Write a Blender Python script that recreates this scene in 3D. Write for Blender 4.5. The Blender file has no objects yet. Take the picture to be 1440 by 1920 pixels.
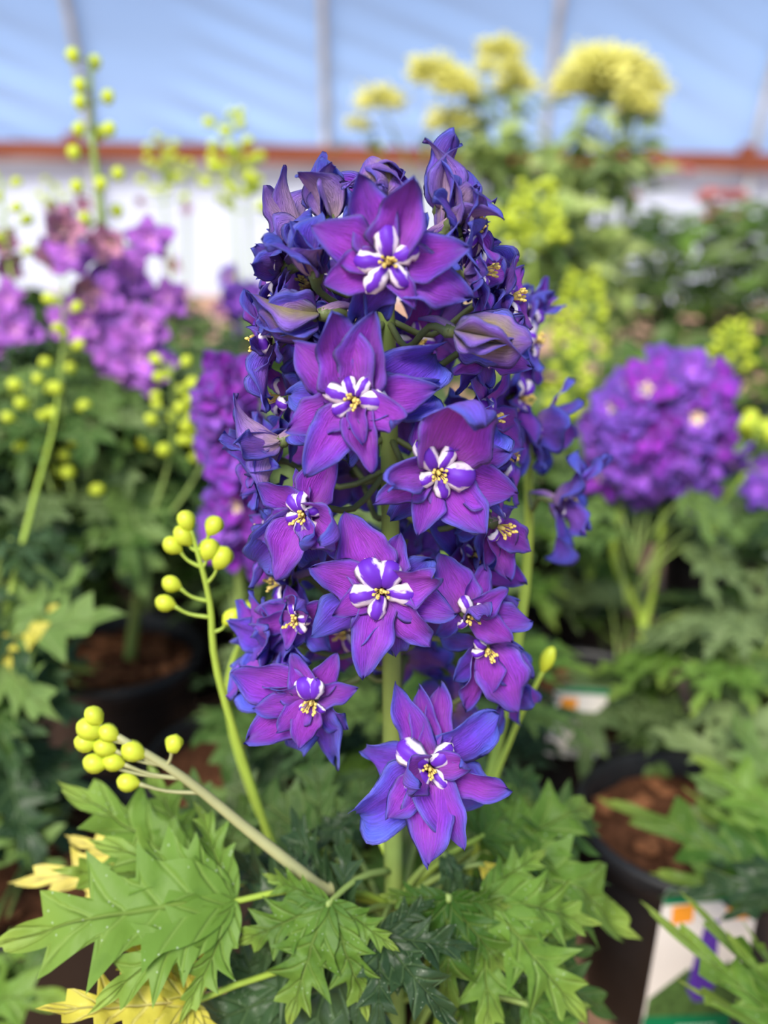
import bpy, math, random
import numpy as np
from mathutils import Vector, Matrix, noise

sc = bpy.context.scene
COL = sc.collection
R = math.radians

# ------------------------------------------------------------------ camera, world, light, exposure
CAM = Vector((0, 0, 0.70)); PITCH = 20.0; ROLL = 1.0; FPX = 1800.0
cd = bpy.data.cameras.new('camera'); cam = bpy.data.objects.new('camera', cd); COL.objects.link(cam)
CR = Matrix.Rotation(R(90 - PITCH), 3, 'X') @ Matrix.Rotation(R(ROLL), 3, 'Z')
cam.matrix_world = Matrix.Translation(CAM) @ CR.to_4x4()
cd.sensor_fit = 'VERTICAL'; cd.sensor_height = 36; cd.sensor_width = 27; cd.lens = 36 * FPX / 1920
cd.clip_start = 0.02; cd.clip_end = 200
cd.dof.use_dof = True; cd.dof.focus_distance = 0.380; cd.dof.aperture_fstop = 4.3
sc.camera = cam

w = bpy.data.worlds.new('world'); sc.world = w; w.use_nodes = True
wt = w.node_tree; bgn = wt.nodes['Background']
sky = wt.nodes.new('ShaderNodeTexSky'); sky.sky_type = 'NISHITA'; sky.sun_disc = False
sky.sun_elevation = R(48); sky.sun_rotation = R(215); sky.air_density = 1.0; sky.dust_density = 1.2; sky.ozone_density = 1.0
wt.links.new(sky.outputs[0], bgn.inputs[0]); bgn.inputs[1].default_value = 0.17

sd = bpy.data.lights.new('sun', 'SUN'); sun = bpy.data.objects.new('sun', sd); COL.objects.link(sun)
sd.energy = 3.5; sd.angle = R(22); sd.color = (1.0, 0.93, 0.82)
sun.rotation_euler = (Vector((0.30, 0.95, -1.0))).to_track_quat('-Z', 'Y').to_euler()

vs = sc.view_settings
vs.view_transform = 'Standard'; vs.look = 'None'; vs.gamma = 1; vs.use_curve_mapping = False; vs.exposure = 0.58

# ------------------------------------------------------------------ pixel helpers
def ray(px, py):
    return (CR @ Vector(((px - 720) / FPX, -(py - 960) / FPX, -1))).normalized()
def aty(px, py, y):            # point on the pixel's ray at world distance y from the camera
    d = ray(px, py); return CAM + d * (y / d.y)
def atz(px, py, z):            # ... on the horizontal plane z
    d = ray(px, py); return CAM + d * ((z - CAM.z) / d.z)
def on_plane(px, py, p, n):
    d = ray(px, py); k = d.dot(n)
    return CAM + d * ((p - CAM).dot(n) / k)
def px_of(p):
    q = CR.transposed() @ (p - CAM); return (720 + FPX * q.x / -q.z, 960 - FPX * q.y / -q.z)

# ------------------------------------------------------------------ materials
def s2l(c):
    return tuple(((v / 255) / 12.92 if v / 255 <= .04045 else ((v / 255 + .055) / 1.055) ** 2.4) for v in c) + (1.0,)
class NT:
    def __init__(s, name):
        s.m = bpy.data.materials.new(name); s.m.use_nodes = True; s.t = s.m.node_tree; s.t.nodes.clear()
        s.out = s.t.nodes.new('ShaderNodeOutputMaterial')
    def n(s, typ, **kw):
        nd = s.t.nodes.new(typ)
        for k, v in kw.items():
            if k.startswith('i_'):
                key = k[2:]; nd.inputs[int(key) if key.isdigit() else key.replace('_', ' ')].default_value = v
            else: setattr(nd, k, v)
        return nd
    def l(s, a, b): s.t.links.new(a, b)
    def math(s, op, a, b=None, c=None, clamp=False):
        nd = s.t.nodes.new('ShaderNodeMath'); nd.operation = op; nd.use_clamp = clamp
        for i, v in enumerate((a, b, c)):
            if v is None: continue
            if isinstance(v, (int, float)): nd.inputs[i].default_value = v
            else: s.l(v, nd.inputs[i])
        return nd.outputs[0]
    def mix(s, f, a, b, mode='MIX'):
        nd = s.t.nodes.new('ShaderNodeMix'); nd.data_type = 'RGBA'; nd.blend_type = mode
        for v, i in ((f, 0), (a, 6), (b, 7)):
            if isinstance(v, (int, float)): nd.inputs[i].default_value = v
            elif isinstance(v, tuple): nd.inputs[i].default_value = v
            else: s.l(v, nd.inputs[i])
        return nd.outputs[2]
    def ramp(s, f, stops):
        nd = s.t.nodes.new('ShaderNodeValToRGB'); e = nd.color_ramp.elements
        while len(e) < len(stops): e.new(.5)
        for k, (p, c) in enumerate(stops): e[k].position = p; e[k].color = c
        s.l(f, nd.inputs[0]); return nd.outputs[0]
    def noise(s, vec=None, scale=5, detail=3, rough=.5):
        nd = s.n('ShaderNodeTexNoise'); nd.inputs['Scale'].default_value = scale; nd.inputs['Detail'].default_value = detail
        nd.inputs['Roughness'].default_value = rough
        if vec is not None: s.l(vec, nd.inputs['Vector'])
        return nd.outputs[0]
    def bump(s, h, strength, dist):
        nd = s.n('ShaderNodeBump'); nd.inputs['Strength'].default_value = strength; nd.inputs['Distance'].default_value = dist
        s.l(h, nd.inputs['Height']); return nd.outputs[0]
    def surface(s, col, rough=.5, spec=.4, trans=0.0, tcol=None, nrm=None, sheen=0):
        p = s.n('ShaderNodeBsdfPrincipled'); p.inputs['Roughness'].default_value = rough
        p.inputs['Specular IOR Level'].default_value = spec; p.inputs['Sheen Weight'].default_value = sheen
        if isinstance(col, tuple): p.inputs['Base Color'].default_value = col
        else: s.l(col, p.inputs['Base Color'])
        if nrm is not None: s.l(nrm, p.inputs['Normal'])
        o = p.outputs[0]
        if trans > 0:
            t = s.n('ShaderNodeBsdfTranslucent'); c = tcol if tcol is not None else col
            if isinstance(c, tuple): t.inputs[0].default_value = c
            else: s.l(c, t.inputs[0])
            mx = s.n('ShaderNodeMixShader'); mx.inputs[0].default_value = trans
            s.l(o, mx.inputs[1]); s.l(t.outputs[0], mx.inputs[2]); o = mx.outputs[0]
        s.l(o, s.out.inputs[0]); return s.m

def petal_mat(name, c_mid, c_body, c_edge, base=None, edge_amt=1.0, vein=.34, trans=.28, rough=.55):
    k = NT(name)
    uv = k.n('ShaderNodeUVMap'); sp = k.n('ShaderNodeSeparateXYZ'); k.l(uv.outputs[0], sp.inputs[0])
    u, v = sp.outputs[0], sp.outputs[1]            # u along, v across 0..1
    e = k.math('ABSOLUTE', k.math('MULTIPLY_ADD', v, 2.0, -1.0))
    oi = k.n('ShaderNodeObjectInfo')
    off = k.n('ShaderNodeCombineXYZ'); k.l(k.math('MULTIPLY_ADD', oi.outputs['Random'], 37.0, u), off.inputs[0]); k.l(v, off.inputs[1])
    nz = k.noise(off.outputs[0], 2.6, 3)
    t = k.math('MULTIPLY', k.math('POWER', e, 3.0), .85)
    t = k.math('ADD', t, k.math('MULTIPLY', k.math('POWER', u, 4.0), .75))
    t = k.math('ADD', t, k.math('MULTIPLY_ADD', nz, .8, -.42))
    t = k.math('ADD', t, k.math('MULTIPLY_ADD', oi.outputs['Random'], .34, -.17))
    t = k.math('MULTIPLY', t, edge_amt, clamp=True)
    col = k.ramp(t, [(0.0, c_mid), (.42, c_body), (1.0, c_edge)])
    if base is not None:
        b = k.math('SUBTRACT', 1.0, k.math('MULTIPLY', u, 3.2), clamp=True)
        col = k.mix(k.math('MULTIPLY', b, .8), col, base)
    rim = k.math('MULTIPLY', k.math('POWER', e, 14.0), .55)
    col = k.mix(rim, col, s2l((150, 140, 238)))
    sc_ = k.n('ShaderNodeCombineXYZ'); k.l(k.math('MULTIPLY', u, 2.2), sc_.inputs[0])
    vv = k.math('MULTIPLY_ADD', v, 2.0, -1.0)
    k.l(k.math('MULTIPLY', vv, 9.0), sc_.inputs[1])
    fine = k.noise(sc_.outputs[0], 2.0, 4, .65)
    f2 = k.math('MULTIPLY_ADD', fine, 2 * vein * 2.2, 1 - vein * 2.2)
    mul = k.n('ShaderNodeVectorMath'); mul.operation = 'SCALE'; k.l(col, mul.inputs[0]); k.l(f2, mul.inputs['Scale'])
    nrm = k.bump(fine, .9, .0022)
    return k.surface(mul.outputs[0], rough, .28, trans, None, nrm, .12)

M = {}
M['petal'] = petal_mat('petal_face', s2l((172, 62, 214)), s2l((146, 60, 216)), s2l((100, 96, 230)), s2l((184, 96, 214)))
M['petal_back'] = petal_mat('petal_reverse', s2l((140, 84, 206)), s2l((116, 80, 216)), s2l((92, 98, 230)), s2l((190, 146, 196)), 1.25)
M['petal_pale'] = petal_mat('petal_reverse_pale', s2l((206, 166, 216)), s2l((166, 120, 224)), s2l((106, 86, 216)), s2l((236, 204, 196)), .9)
M['petal_blue'] = petal_mat('petal_blue', s2l((118, 58, 210)), s2l((102, 74, 220)), s2l((90, 104, 234)), s2l((150, 80, 206)), 1.3)
M['petal_green'] = petal_mat('sepal_green_reverse', s2l((164, 146, 110)), s2l((146, 100, 204)), s2l((100, 84, 216)), s2l((136, 136, 54)), 1.0)
def bee_mat():
    k = NT('inner_petal'); uv = k.n('ShaderNodeUVMap'); sp = k.n('ShaderNodeSeparateXYZ'); k.l(uv.outputs[0], sp.inputs[0])
    u, v = sp.outputs[0], sp.outputs[1]
    oi = k.n('ShaderNodeObjectInfo')
    e = k.math('ABSOLUTE', k.math('MULTIPLY_ADD', v, 2.0, -1.0))
    off = k.n('ShaderNodeCombineXYZ'); k.l(k.math('MULTIPLY_ADD', oi.outputs['Random'], 19.0, k.math('MULTIPLY', u, 1.5)), off.inputs[0]); k.l(k.math('MULTIPLY', v, 2.5), off.inputs[1])
    t = k.math('ADD', e, k.math('MULTIPLY_ADD', k.noise(off.outputs[0], 2.5, 3), .7, -.35))
    t = k.math('ADD', t, k.math('MULTIPLY_ADD', oi.outputs['Random'], -.30, .15))
    col = k.ramp(t, [(.0, s2l((104, 44, 190))), (.40, s2l((112, 52, 196))), (.56, s2l((236, 226, 240))), (1, s2l((246, 240, 244)))])
    return k.surface(col, .5, .3, .25)
M['bee'] = bee_mat()
def bee2():
    k = NT('inner_petal_reverse'); uv = k.n('ShaderNodeUVMap'); sp = k.n('ShaderNodeSeparateXYZ'); k.l(uv.outputs[0], sp.inputs[0])
    e = k.math('ABSOLUTE', k.math('MULTIPLY_ADD', sp.outputs[1], 2.0, -1.0))
    col = k.ramp(e, [(.0, s2l((126, 60, 200))), (.55, s2l((150, 84, 208))), (.75, s2l((240, 228, 242)))])
    return k.surface(col, .5, .3, .25)
M['bee_back'] = bee2()

def plain(name, rgb, rough=.5, spec=.4, trans=0, var=.12, scale=30, bump=0):
    k = NT(name); tc = k.n('ShaderNodeTexCoord')
    nz = k.noise(tc.outputs['Object'], scale, 4, .6)
    c = s2l(rgb); a = tuple(x * (1 - var) for x in c[:3]) + (1,); b = tuple(min(1, x * (1 + var)) for x in c[:3]) + (1,)
    col = k.ramp(nz, [(.3, a), (.7, b)])
    return k.surface(col, rough, spec, trans, None, k.bump(nz, bump, .002) if bump else None)

def leaf_mat(name, c0, c1, vein, trans=.3, spots=0.0, rough=.52, tip=None):
    k = NT(name); uv = k.n('ShaderNodeUVMap'); sp = k.n('ShaderNodeSeparateXYZ'); k.l(uv.outputs[0], sp.inputs[0])
    u, v = sp.outputs[0], sp.outputs[1]            # u along lobe, v across 0..1 (.5 midrib)
    tc = k.n('ShaderNodeTexCoord'); oi = k.n('ShaderNodeObjectInfo')
    e = k.math('ABSOLUTE', k.math('MULTIPLY_ADD', v, 2.0, -1.0))
    nz = k.noise(tc.outputs['Object'], 3.2, 5, .65)
    f = k.math('ADD', nz, k.math('MULTIPLY_ADD', oi.outputs['Random'], .5, -.25), clamp=True)
    col = k.ramp(f, [(.28, c0), (.68, c1)])
    # side veins: slanted stripes from the midrib
    st = k.math('SINE', k.math('MULTIPLY', k.math('SUBTRACT', u, k.math('MULTIPLY', e, .16)), 44.0))
    st = k.math('POWER', k.math('MULTIPLY_ADD', st, .5, .5), 10.0)
    mid = k.math('SUBTRACT', 1.0, k.math('MULTIPLY', e, 11.0), clamp=True)
    vv = k.math('MAXIMUM', k.math('MULTIPLY', st, .35), k.math('MULTIPLY', mid, .8))
    col = k.mix(vv, col, vein)
    if tip is not None:
        col = k.mix(k.math('MULTIPLY', k.math('POWER', u, 5.0), .7), col, tip)
    if spots > 0:
        vo = k.n('ShaderNodeTexVoronoi'); vo.inputs['Scale'].default_value = 26.0; k.l(tc.outputs['Object'], vo.inputs['Vector'])
        s_ = k.math('LESS_THAN', vo.outputs['Distance'], .13)
        gate = k.math('GREATER_THAN', k.noise(tc.outputs['Object'], 3.0, 2), .5)
        col = k.mix(k.math('MULTIPLY', k.math('MULTIPLY', s_, gate), spots), col, s2l((190, 205, 180)))
    h = k.math('SUBTRACT', k.math('MULTIPLY', nz, .3), vv)
    return k.surface(col, rough, .26, trans, None, k.bump(h, .8, .003))

M['leaf_lime'] = leaf_mat('leaf_lime', s2l((50, 88, 24)), s2l((102, 138, 52)), s2l((140, 168, 86)), .34, .5, .5, s2l((170, 190, 84)))  # fresh lime tone, with the lit look of the front leaves in the colour
M['leaf_mid'] = leaf_mat('leaf_mid', s2l((58, 88, 36)), s2l((104, 132, 66)), s2l((132, 154, 92)), .3, .35)
M['leaf_dark'] = leaf_mat('leaf_dark', s2l((38, 60, 34)), s2l((62, 88, 52)), s2l((98, 126, 82)), .2, .45, .42)  # dark green leaf tone, with shade among the leaves put into the colour
M['leaf_grey'] = leaf_mat('leaf_grey', s2l((80, 100, 56)), s2l((118, 138, 86)), s2l((150, 172, 118)), .28, 0)
M['leaf_yellow'] = leaf_mat('leaf_yellow', s2l((196, 188, 72)), s2l((222, 208, 112)), s2l((232, 224, 150)), .3, .2)
M['stem'] = plain('stem_green', (128, 150, 78), .5, .4, .1)
M['stem_dark'] = plain('stem_dark', (92, 104, 62), .5, .4, .05)
M['stem_lime'] = plain('stem_lime', (164, 190, 76), .45, .4, .2)
M['stem_tan'] = plain('stem_tan', (150, 152, 108), .5, .4, .05)
M['bud'] = plain('bud_lime', (206, 220, 66), .4, .45, .3, .1, 120)
M['bud_pale'] = plain('bud_pale', (214, 222, 110), .45, .4, .3, .1, 120)
M['anther'] = plain('anther_yellow', (224, 200, 110), .6, .3, .1, .2, 300)
M['pot'] = plain('pot_black_plastic', (30, 31, 34), .42, .45, 0, .2, 60)
M['soil'] = plain('potting_soil', (78, 50, 34), .95, .1, 0, .55, 160, .9)
M['bark'] = plain('bark_chip', (138, 92, 62), .9, .15, 0, .35, 90, .5)
M['dirt'] = plain('dirt_ground', (178, 140, 116), .95, .1, 0, .22, 14, .6)
M['wood'] = None

# ------------------------------------------------------------------ object helpers
def mesh_from(name, verts, faces, mats=(), uvs=None, midx=None, smooth=True):
    me = bpy.data.meshes.new(name)
    me.from_pydata([tuple(v) for v in verts], [], faces)
    for m in mats: me.materials.append(m)
    if uvs is not None:
        ul = me.uv_layers.new(name='UVMap'); li = np.empty(len(me.loops), dtype=np.int32)
        me.loops.foreach_get('vertex_index', li)
        ul.data.foreach_set('uv', np.asarray(uvs, dtype=np.float32)[li].ravel())
    if midx is not None: me.polygons.foreach_set('material_index', midx)
    if smooth: me.polygons.foreach_set('use_smooth', [True] * len(me.polygons))
    me.update(); return me
WM = {}                       # my own record of world matrices (rigid parts only)
def link(name, data, mat4, parent=None):
    o = bpy.data.objects.new(name, data); COL.objects.link(o)
    if parent is not None:
        o.parent = parent; o.matrix_basis = WM[parent.name].inverted() @ mat4
    else: o.matrix_basis = mat4
    WM[o.name] = mat4.copy(); return o
def T(p): return Matrix.Translation(p)
def tag(o, label=None, cat=None, group=None, kind=None):
    for k, v in (('label', label), ('category', cat), ('group', group), ('kind', kind)):
        if v: o[k] = v
    return o
def thing(name, loc, label, cat, group=None):
    return tag(link(name, None, T(Vector(loc))), label, cat, group)

class MB:
    def __init__(s): s.v = []; s.f = []; s.mi = []; s.uv = []
    def add(s, v, f, mi=0, uv=None):
        b = len(s.v); s.v += [Vector(x) for x in v]; s.f += [tuple(i + b for i in q) for q in f]
        s.mi += [mi] * len(f) if isinstance(mi, int) else list(mi)
        s.uv += list(uv) if uv is not None else [(0, .5)] * len(v)
    def tube(s, pts, rad, n=8, mi=0, cap=True):
        pts = [Vector(p) for p in pts]; m = len(pts)
        if not isinstance(rad, (list, tuple)): rad = [rad] * m
        vs_, fs, uv = [], [], []; up = None
        for i, p in enumerate(pts):
            t = (pts[min(i + 1, m - 1)] - pts[max(i - 1, 0)]).normalized()
            if up is None: up = t.orthogonal().normalized()
            up = (up - t * up.dot(t)); up = up.normalized() if up.length > 1e-6 else t.orthogonal().normalized()
            sd_ = t.cross(up)
            for j in range(n):
                a = 2 * math.pi * j / n
                vs_.append(p + (up * math.cos(a) + sd_ * math.sin(a)) * rad[i]); uv.append((i / max(1, m - 1), j / n))
        for i in range(m - 1):
            for j in range(n): fs.append((i * n + j, i * n + (j + 1) % n, (i + 1) * n + (j + 1) % n, (i + 1) * n + j))
        if cap: fs.append(tuple(reversed(range(n)))); fs.append(tuple((m - 1) * n + j for j in range(n)))
        s.add(vs_, fs, mi, uv)
    def lathe(s, prof, n=32, mi=0):
        vs_ = []; fs = []
        for r_, z in prof:
            for j in range(n):
                a = 2 * math.pi * j / n; vs_.append((r_ * math.cos(a), r_ * math.sin(a), z))
        for i in range(len(prof) - 1):
            for j in range(n): fs.append((i * n + j, i * n + (j + 1) % n, (i + 1) * n + (j + 1) % n, (i + 1) * n + j))
        s.add(vs_, fs, mi)
    def box(s, c, d, mi=0):
        c = Vector(c); x, y, z = d[0] / 2, d[1] / 2, d[2] / 2
        s.add([c + Vector((a * x, b * y, e * z)) for a in (-1, 1) for b in (-1, 1) for e in (-1, 1)],
              [(0, 1, 3, 2), (4, 6, 7, 5), (0, 4, 5, 1), (2, 3, 7, 6), (0, 2, 6, 4), (1, 5, 7, 3)], mi)
    def merge(s, me, mat4, mimap=None):
        b = len(s.v); s.v += [mat4 @ v.co for v in me.vertices]
        uvl = me.uv_layers.active; uv = [(0, .5)] * len(me.vertices)
        if uvl:
            for lp in me.loops: uv[lp.vertex_index] = tuple(uvl.data[lp.index].uv)
        s.uv += uv
        for p in me.polygons:
            s.f.append(tuple(i + b for i in p.vertices)); s.mi.append(mimap[p.material_index] if mimap else p.material_index)
    def mesh(s, name, mats, smooth=True):
        return mesh_from(name, s.v, s.f, mats, s.uv, s.mi, smooth)

def bez(pts, n=14):           # smooth curve through points (Catmull-Rom)
    pts = [Vector(p) for p in pts]
    if len(pts) == 2:
        return [pts[0].lerp(pts[1], i / (n - 1)) for i in range(n)]
    q = [pts[0] * 2 - pts[1]] + pts + [pts[-1] * 2 - pts[-2]]; out = []
    seg = len(pts) - 1
    for i in range(n):
        f = i / (n - 1) * seg; k = min(int(f), seg - 1); t = f - k
        a, b, c, d = q[k], q[k + 1], q[k + 2], q[k + 3]
        out.append(.5 * ((2 * b) + (c - a) * t + (2 * a - 5 * b + 4 * c - d) * t * t + (3 * b - a - 3 * c + d) * t ** 3))
    return out

# ------------------------------------------------------------------ the greenhouse: ground, film wall, hoops, board
def wall_y(z):
    return 5.40 - (0.0 if z < .55 else .30 * (z - .55) ** 2)
def build_setting():
    n = 60; vs_, fs = [], []
    xs = np.linspace(-7, 7, n); ys = np.linspace(-3, 6.2, 44)
    for y in ys:
        for x in xs: vs_.append((x, y, .012 * noise.noise(Vector((x * 2, y * 2, 3))) + .006 * noise.noise(Vector((x * 9, y * 9, 1))) - .012))
    for j in range(len(ys) - 1):
        for i in range(n - 1): a = j * n + i; fs.append((a, a + 1, a + n + 1, a + n))
    tag(link('floor', mesh_from('floor', vs_, fs, [M['dirt']]), Matrix.Identity(4)), 'bare tan dirt ground of the greenhouse beneath the pots', None, None, 'structure')
    # films
    def film_mat(name, c, transp, trans):
        k = NT(name)
        p = k.n('ShaderNodeBsdfPrincipled'); p.inputs['Base Color'].default_value = c; p.inputs['Roughness'].default_value = .35
        p.inputs['Specular IOR Level'].default_value = .3
        t = k.n('ShaderNodeBsdfTranslucent'); t.inputs[0].default_value = c
        mx = k.n('ShaderNodeMixShader'); mx.inputs[0].default_value = trans; k.l(p.outputs[0], mx.inputs[1]); k.l(t.outputs[0], mx.inputs[2])
        tr = k.n('ShaderNodeBsdfTransparent')
        m2 = k.n('ShaderNodeMixShader'); m2.inputs[0].default_value = transp; k.l(mx.outputs[0], m2.inputs[1]); k.l(tr.outputs[0], m2.inputs[2])
        k.l(m2.outputs[0], k.out.inputs[0]); return k.m
    M['film'] = film_mat('clear_film_sky_tint', s2l((140, 176, 234)), .12, .10)  # blue of the sky behind the clear film is put into its base colour
    M['film_white'] = film_mat('white_film', s2l((192, 200, 218)), .0, .08)
    nx, nz = 420, 90; vs_, fs = [], []
    hoops = HOOPS
    for j in range(nz):
        z = .70 + (2.7 - .70) * j / (nz - 1)
        for i in range(nx):
            x = -6.5 + 13 * i / (nx - 1)
            # folds fan out from where the film is pinned at each hoop, sagging towards the next
            h0 = hoops[0] + 1.23 * math.floor((x - hoops[0]) / 1.23); t = (x - h0) / 1.22
            q = (z - .7) + .42 * t * 1.22 + .10 * noise.noise(Vector((x * .8, z * .8, 2)))
            env = max(0, .35 + noise.noise(Vector((x * 1.1 + 5, z * 1.6, 6)))) * math.exp(-1.6 * abs(t - .4))
            fold = .020 * env * math.sin(q * 34) + .012 * env * math.sin(q * 71 + 1.3) + .010 * noise.noise(Vector((x * 1.2, q * 5, 4)))
            sag = .05 * math.sin(math.pi * min(1, max(0, t))) ** 2
            vs_.append((x, wall_y(z) + .03 + fold + sag * .6, z))
    for j in range(nz - 1):
        for i in range(nx - 1): a = j * nx + i; fs.append((a, a + 1, a + nx + 1, a + nx))
    wf = link('wall_back', mesh_from('wall_back', vs_, fs, [M['film']]), Matrix.Identity(4))
    tag(wf, 'wrinkled translucent plastic film of the greenhouse wall, blue of the sky behind put into its colour', None, None, 'structure')
    vs_, fs = [], []; nx, nz = 200, 12
    for j in range(nz):
        z = -.02 + .74 * j / (nz - 1)
        for i in range(nx):
            x = -6.5 + 13 * i / (nx - 1)
            vs_.append((x, 5.45 + .012 * noise.noise(Vector((x * 3.1, z * .8, 9))) + .006 * math.sin(x * 17 + 2 * noise.noise(Vector((x, 0, 0)))), z))
    for j in range(nz - 1):
        for i in range(nx - 1): a = j * nx + i; fs.append((a, a + 1, a + nx + 1, a + nx))
    c = link('side_curtain', mesh_from('side_curtain', vs_, fs, [M['film_white']]), wf.matrix_basis, None)
    c.parent = wf; tag(c, 'white plastic skirt below the board')
    # hoops
    k = NT('galvanised_pipe'); tc = k.n('ShaderNodeTexCoord'); nz_ = k.noise(tc.outputs['Object'], 8, 4)
    p = k.n('ShaderNodeBsdfPrincipled'); k.l(k.ramp(nz_, [(.3, s2l((150, 156, 160))), (.7, s2l((196, 200, 204)))]), p.inputs['Base Color'])
    p.inputs['Metallic'].default_value = .15; p.inputs['Roughness'].default_value = .42; k.l(p.outputs[0], k.out.inputs[0]); M['pipe'] = k.m
    for i, x in enumerate(hoops):
        m = MB(); m.tube([(x, wall_y(z) - .02, z) for z in np.linspace(-.01, 2.65, 34)], .021, 12)
        o = link('hoop_pole', m.mesh('hoop_pole', [M['pipe']]), Matrix.Identity(4))
        tag(o, ['grey metal hoop pole behind the tall green bud spike at left', 'grey metal hoop pole straight above the main purple spike', 'grey metal hoop pole just left of the large pale yellow flower head',
                'grey metal hoop pole at the right edge beside the board splice'][i], 'pole', 'greenhouse hoop poles')
    # board
    k = NT('red_brown_wood'); tc = k.n('ShaderNodeTexCoord'); mp = k.n('ShaderNodeMapping'); mp.inputs['Scale'].default_value = (1.2, 20, 26)
    k.l(tc.outputs['Object'], mp.inputs[0]); g = k.noise(mp.outputs[0], 2.0, 5, .6)
    col = k.ramp(g, [(.3, s2l((92, 46, 30))), (.55, s2l((122, 66, 44))), (.75, s2l((140, 82, 58)))])
    M['wood'] = k.surface(col, .7, .25, 0, None, k.bump(g, .3, .003))
    zb = .733; xs_ = [-6.4, -3.95, HOOPS[1] - .9, HOOPS[2] + .02, HOOPS[3] - .06, 6.4]
    for a, b in zip(xs_[:-1], xs_[1:]):
        m = MB(); m.box(((a + b) / 2, 5.345, zb), (b - a - .006, .038, .089))
        o = link('board', m.mesh('board', [M['wood']], False), Matrix.Identity(4)); o.name = 'trim_%d' % (xs_.index(a) + 1)
        tag(o, 'red-brown wooden base board running along the film wall', None, None, 'structure')
    for x, lab in ((HOOPS[0] - .07, 'short brown splice block on the board at left'), (HOOPS[3] - .05, 'short brown splice block on the board at right')):
        m = MB(); m.box((x, 5.315, zb + .02), (.085, .03, .13))
        tag(link('splice_block', m.mesh('splice_block', [M['wood']], False), Matrix.Identity(4)), lab, 'wood block')
HOOPS = [aty(168, 250, 5.38).x, aty(610, 250, 5.38).x, aty(1020, 250, 5.38).x, aty(1410, 300, 5.38).x]
build_setting()

# ------------------------------------------------------------------ petals
def petal_mesh(name, seed, W=.5, nu=20, nv=12, a0=0., a1=0., a2=0., cup=.25, crease=.03, ruffle=.05, twist=0., claw=.10, pk=.6, tipk=.85,
               thick=.010, front=None, back=None, notch=0.0, side=0.0):
    rnd = random.Random(seed); ph = [rnd.uniform(0, 6.28) for _ in range(6)]; fr = [rnd.uniform(5, 9) for _ in range(4)]
    s0 = Vector((seed * 1.7, 0, 0))
    us = [i / nu for i in range(nu + 1)]; y = z = 0.; ctr = []
    th = a0
    for i, u in enumerate(us):
        ctr.append((y, z, th)); um = u + .5 / nu
        th = a0 + a1 * um + a2 * um ** 4
        y += math.cos(th) / nu; z += math.sin(th) / nu
    pmax = pk / (pk + tipk); fm = pmax ** pk * (1 - pmax) ** tipk
    V = []
    for i, u in enumerate(us):
        f = (max(u, 1e-4) ** pk) * (max(1 - u, 0) ** tipk) / fm
        hw = W / 2 * f + claw * .5 * (1 - u) ** 3 + .004
        yc, zc, th = ctr[i]
        for j in range(nv + 1):
            v = -1 + 2 * j / nv
            e = hw * (1 + .26 * noise.noise(s0 + Vector((u * 4.0, 5 * (1 if v > 0 else -1), 1))))
            x = e * v
            h = cup * x * x / max(W, .05) * 2 - crease * math.exp(-(v / .18) ** 2) * math.sin(math.pi * u)
            sgn = 0 if v < 0 else 1
            h += ruffle * (abs(v) ** 2.2) * math.sin(fr[sgn] * u + ph[sgn]) * min(1, u * 2)
            h += ruffle * .6 * noise.noise(s0 + Vector((u * 2.5, v * 1.4, 7))) + ruffle * .35 * abs(v) * noise.noise(s0 + Vector((u * 8, v * 3, 3)))
            yy = -notch * abs(v) * u ** 6 + ruffle * .3 * (abs(v) ** 2) * math.sin(fr[2 + sgn] * u + ph[2 + sgn])
            tw = twist * u ** 1.5; ct, st = math.cos(tw), math.sin(tw)
            x2, h2 = x * ct - h * st, x * st + h * ct
            x2 += side * u * u
            V.append(Vector((x2, yc + yy * math.cos(th) - h2 * math.sin(th), zc + h2 * math.cos(th))))
    nr = nv + 1
    def nrm(i, j):
        a = V[min(i + 1, nu) * nr + j] - V[max(i - 1, 0) * nr + j]; b = V[i * nr + min(j + 1, nv)] - V[i * nr + max(j - 1, 0)]
        c = b.cross(a); return c.normalized() if c.length > 1e-9 else Vector((0, 0, 1))
    verts = list(V); uvs = [(i / nu, j / nv) for i in range(nu + 1) for j in range(nr)]
    bi = {}
    for i in range(nu + 1):
        for j in range(nr):
            if i in (0, nu) or j in (0, nv): bi[i, j] = i * nr + j
            else:
                bi[i, j] = len(verts); verts.append(V[i * nr + j] - nrm(i, j) * thick); uvs.append((i / nu, j / nv))
    faces, mi = [], []
    for i in range(nu):
        for j in range(nv):
            a = i * nr + j
            faces.append((a, a + 1, a + nr + 1, a + nr)); mi.append(0)
            faces.append((bi[i, j], bi[i + 1, j], bi[i + 1, j + 1], bi[i, j + 1])); mi.append(1)
    return mesh_from(name, verts, faces, [front or M['petal'], back or M['petal_back']], uvs, mi)

rnd = random.Random(11)
PET = {}
def pv(key, count, front=None, back=None, **kw):
    PET[key] = []
    for i in range(count):
        q = dict(kw)
        for a, s_ in (('a0', .10), ('a1', .22), ('a2', .5), ('twist', .3), ('cup', .22), ('side', .07)):
            q[a] = q.get(a, 0) + rnd.uniform(-s_, s_)
        q['ruffle'] = q.get('ruffle', .05) * rnd.uniform(.7, 1.4)
        PET[key].append(petal_mesh('petal_' + key, rnd.randint(1, 9999), front=front, back=back, **q))
pv('flat', 9, W=.56, a0=.16, a1=-.22, cup=.30, ruffle=.10)
pv('tall', 5, W=.60, a0=.30, a1=-.25, cup=.50, ruffle=.085, crease=.06)
pv('blue', 7, front=M['petal_blue'], W=.54, a0=.1, a1=-.5, a2=-.5, cup=.2, ruffle=.13)
pv('curl', 5, W=.52, a0=.4, a1=-.2, a2=2.6, cup=.5, ruffle=.10, twist=.5)
pv('slim', 5, W=.38, a0=.25, a1=-.3, cup=.7, ruffle=.10)
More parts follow.
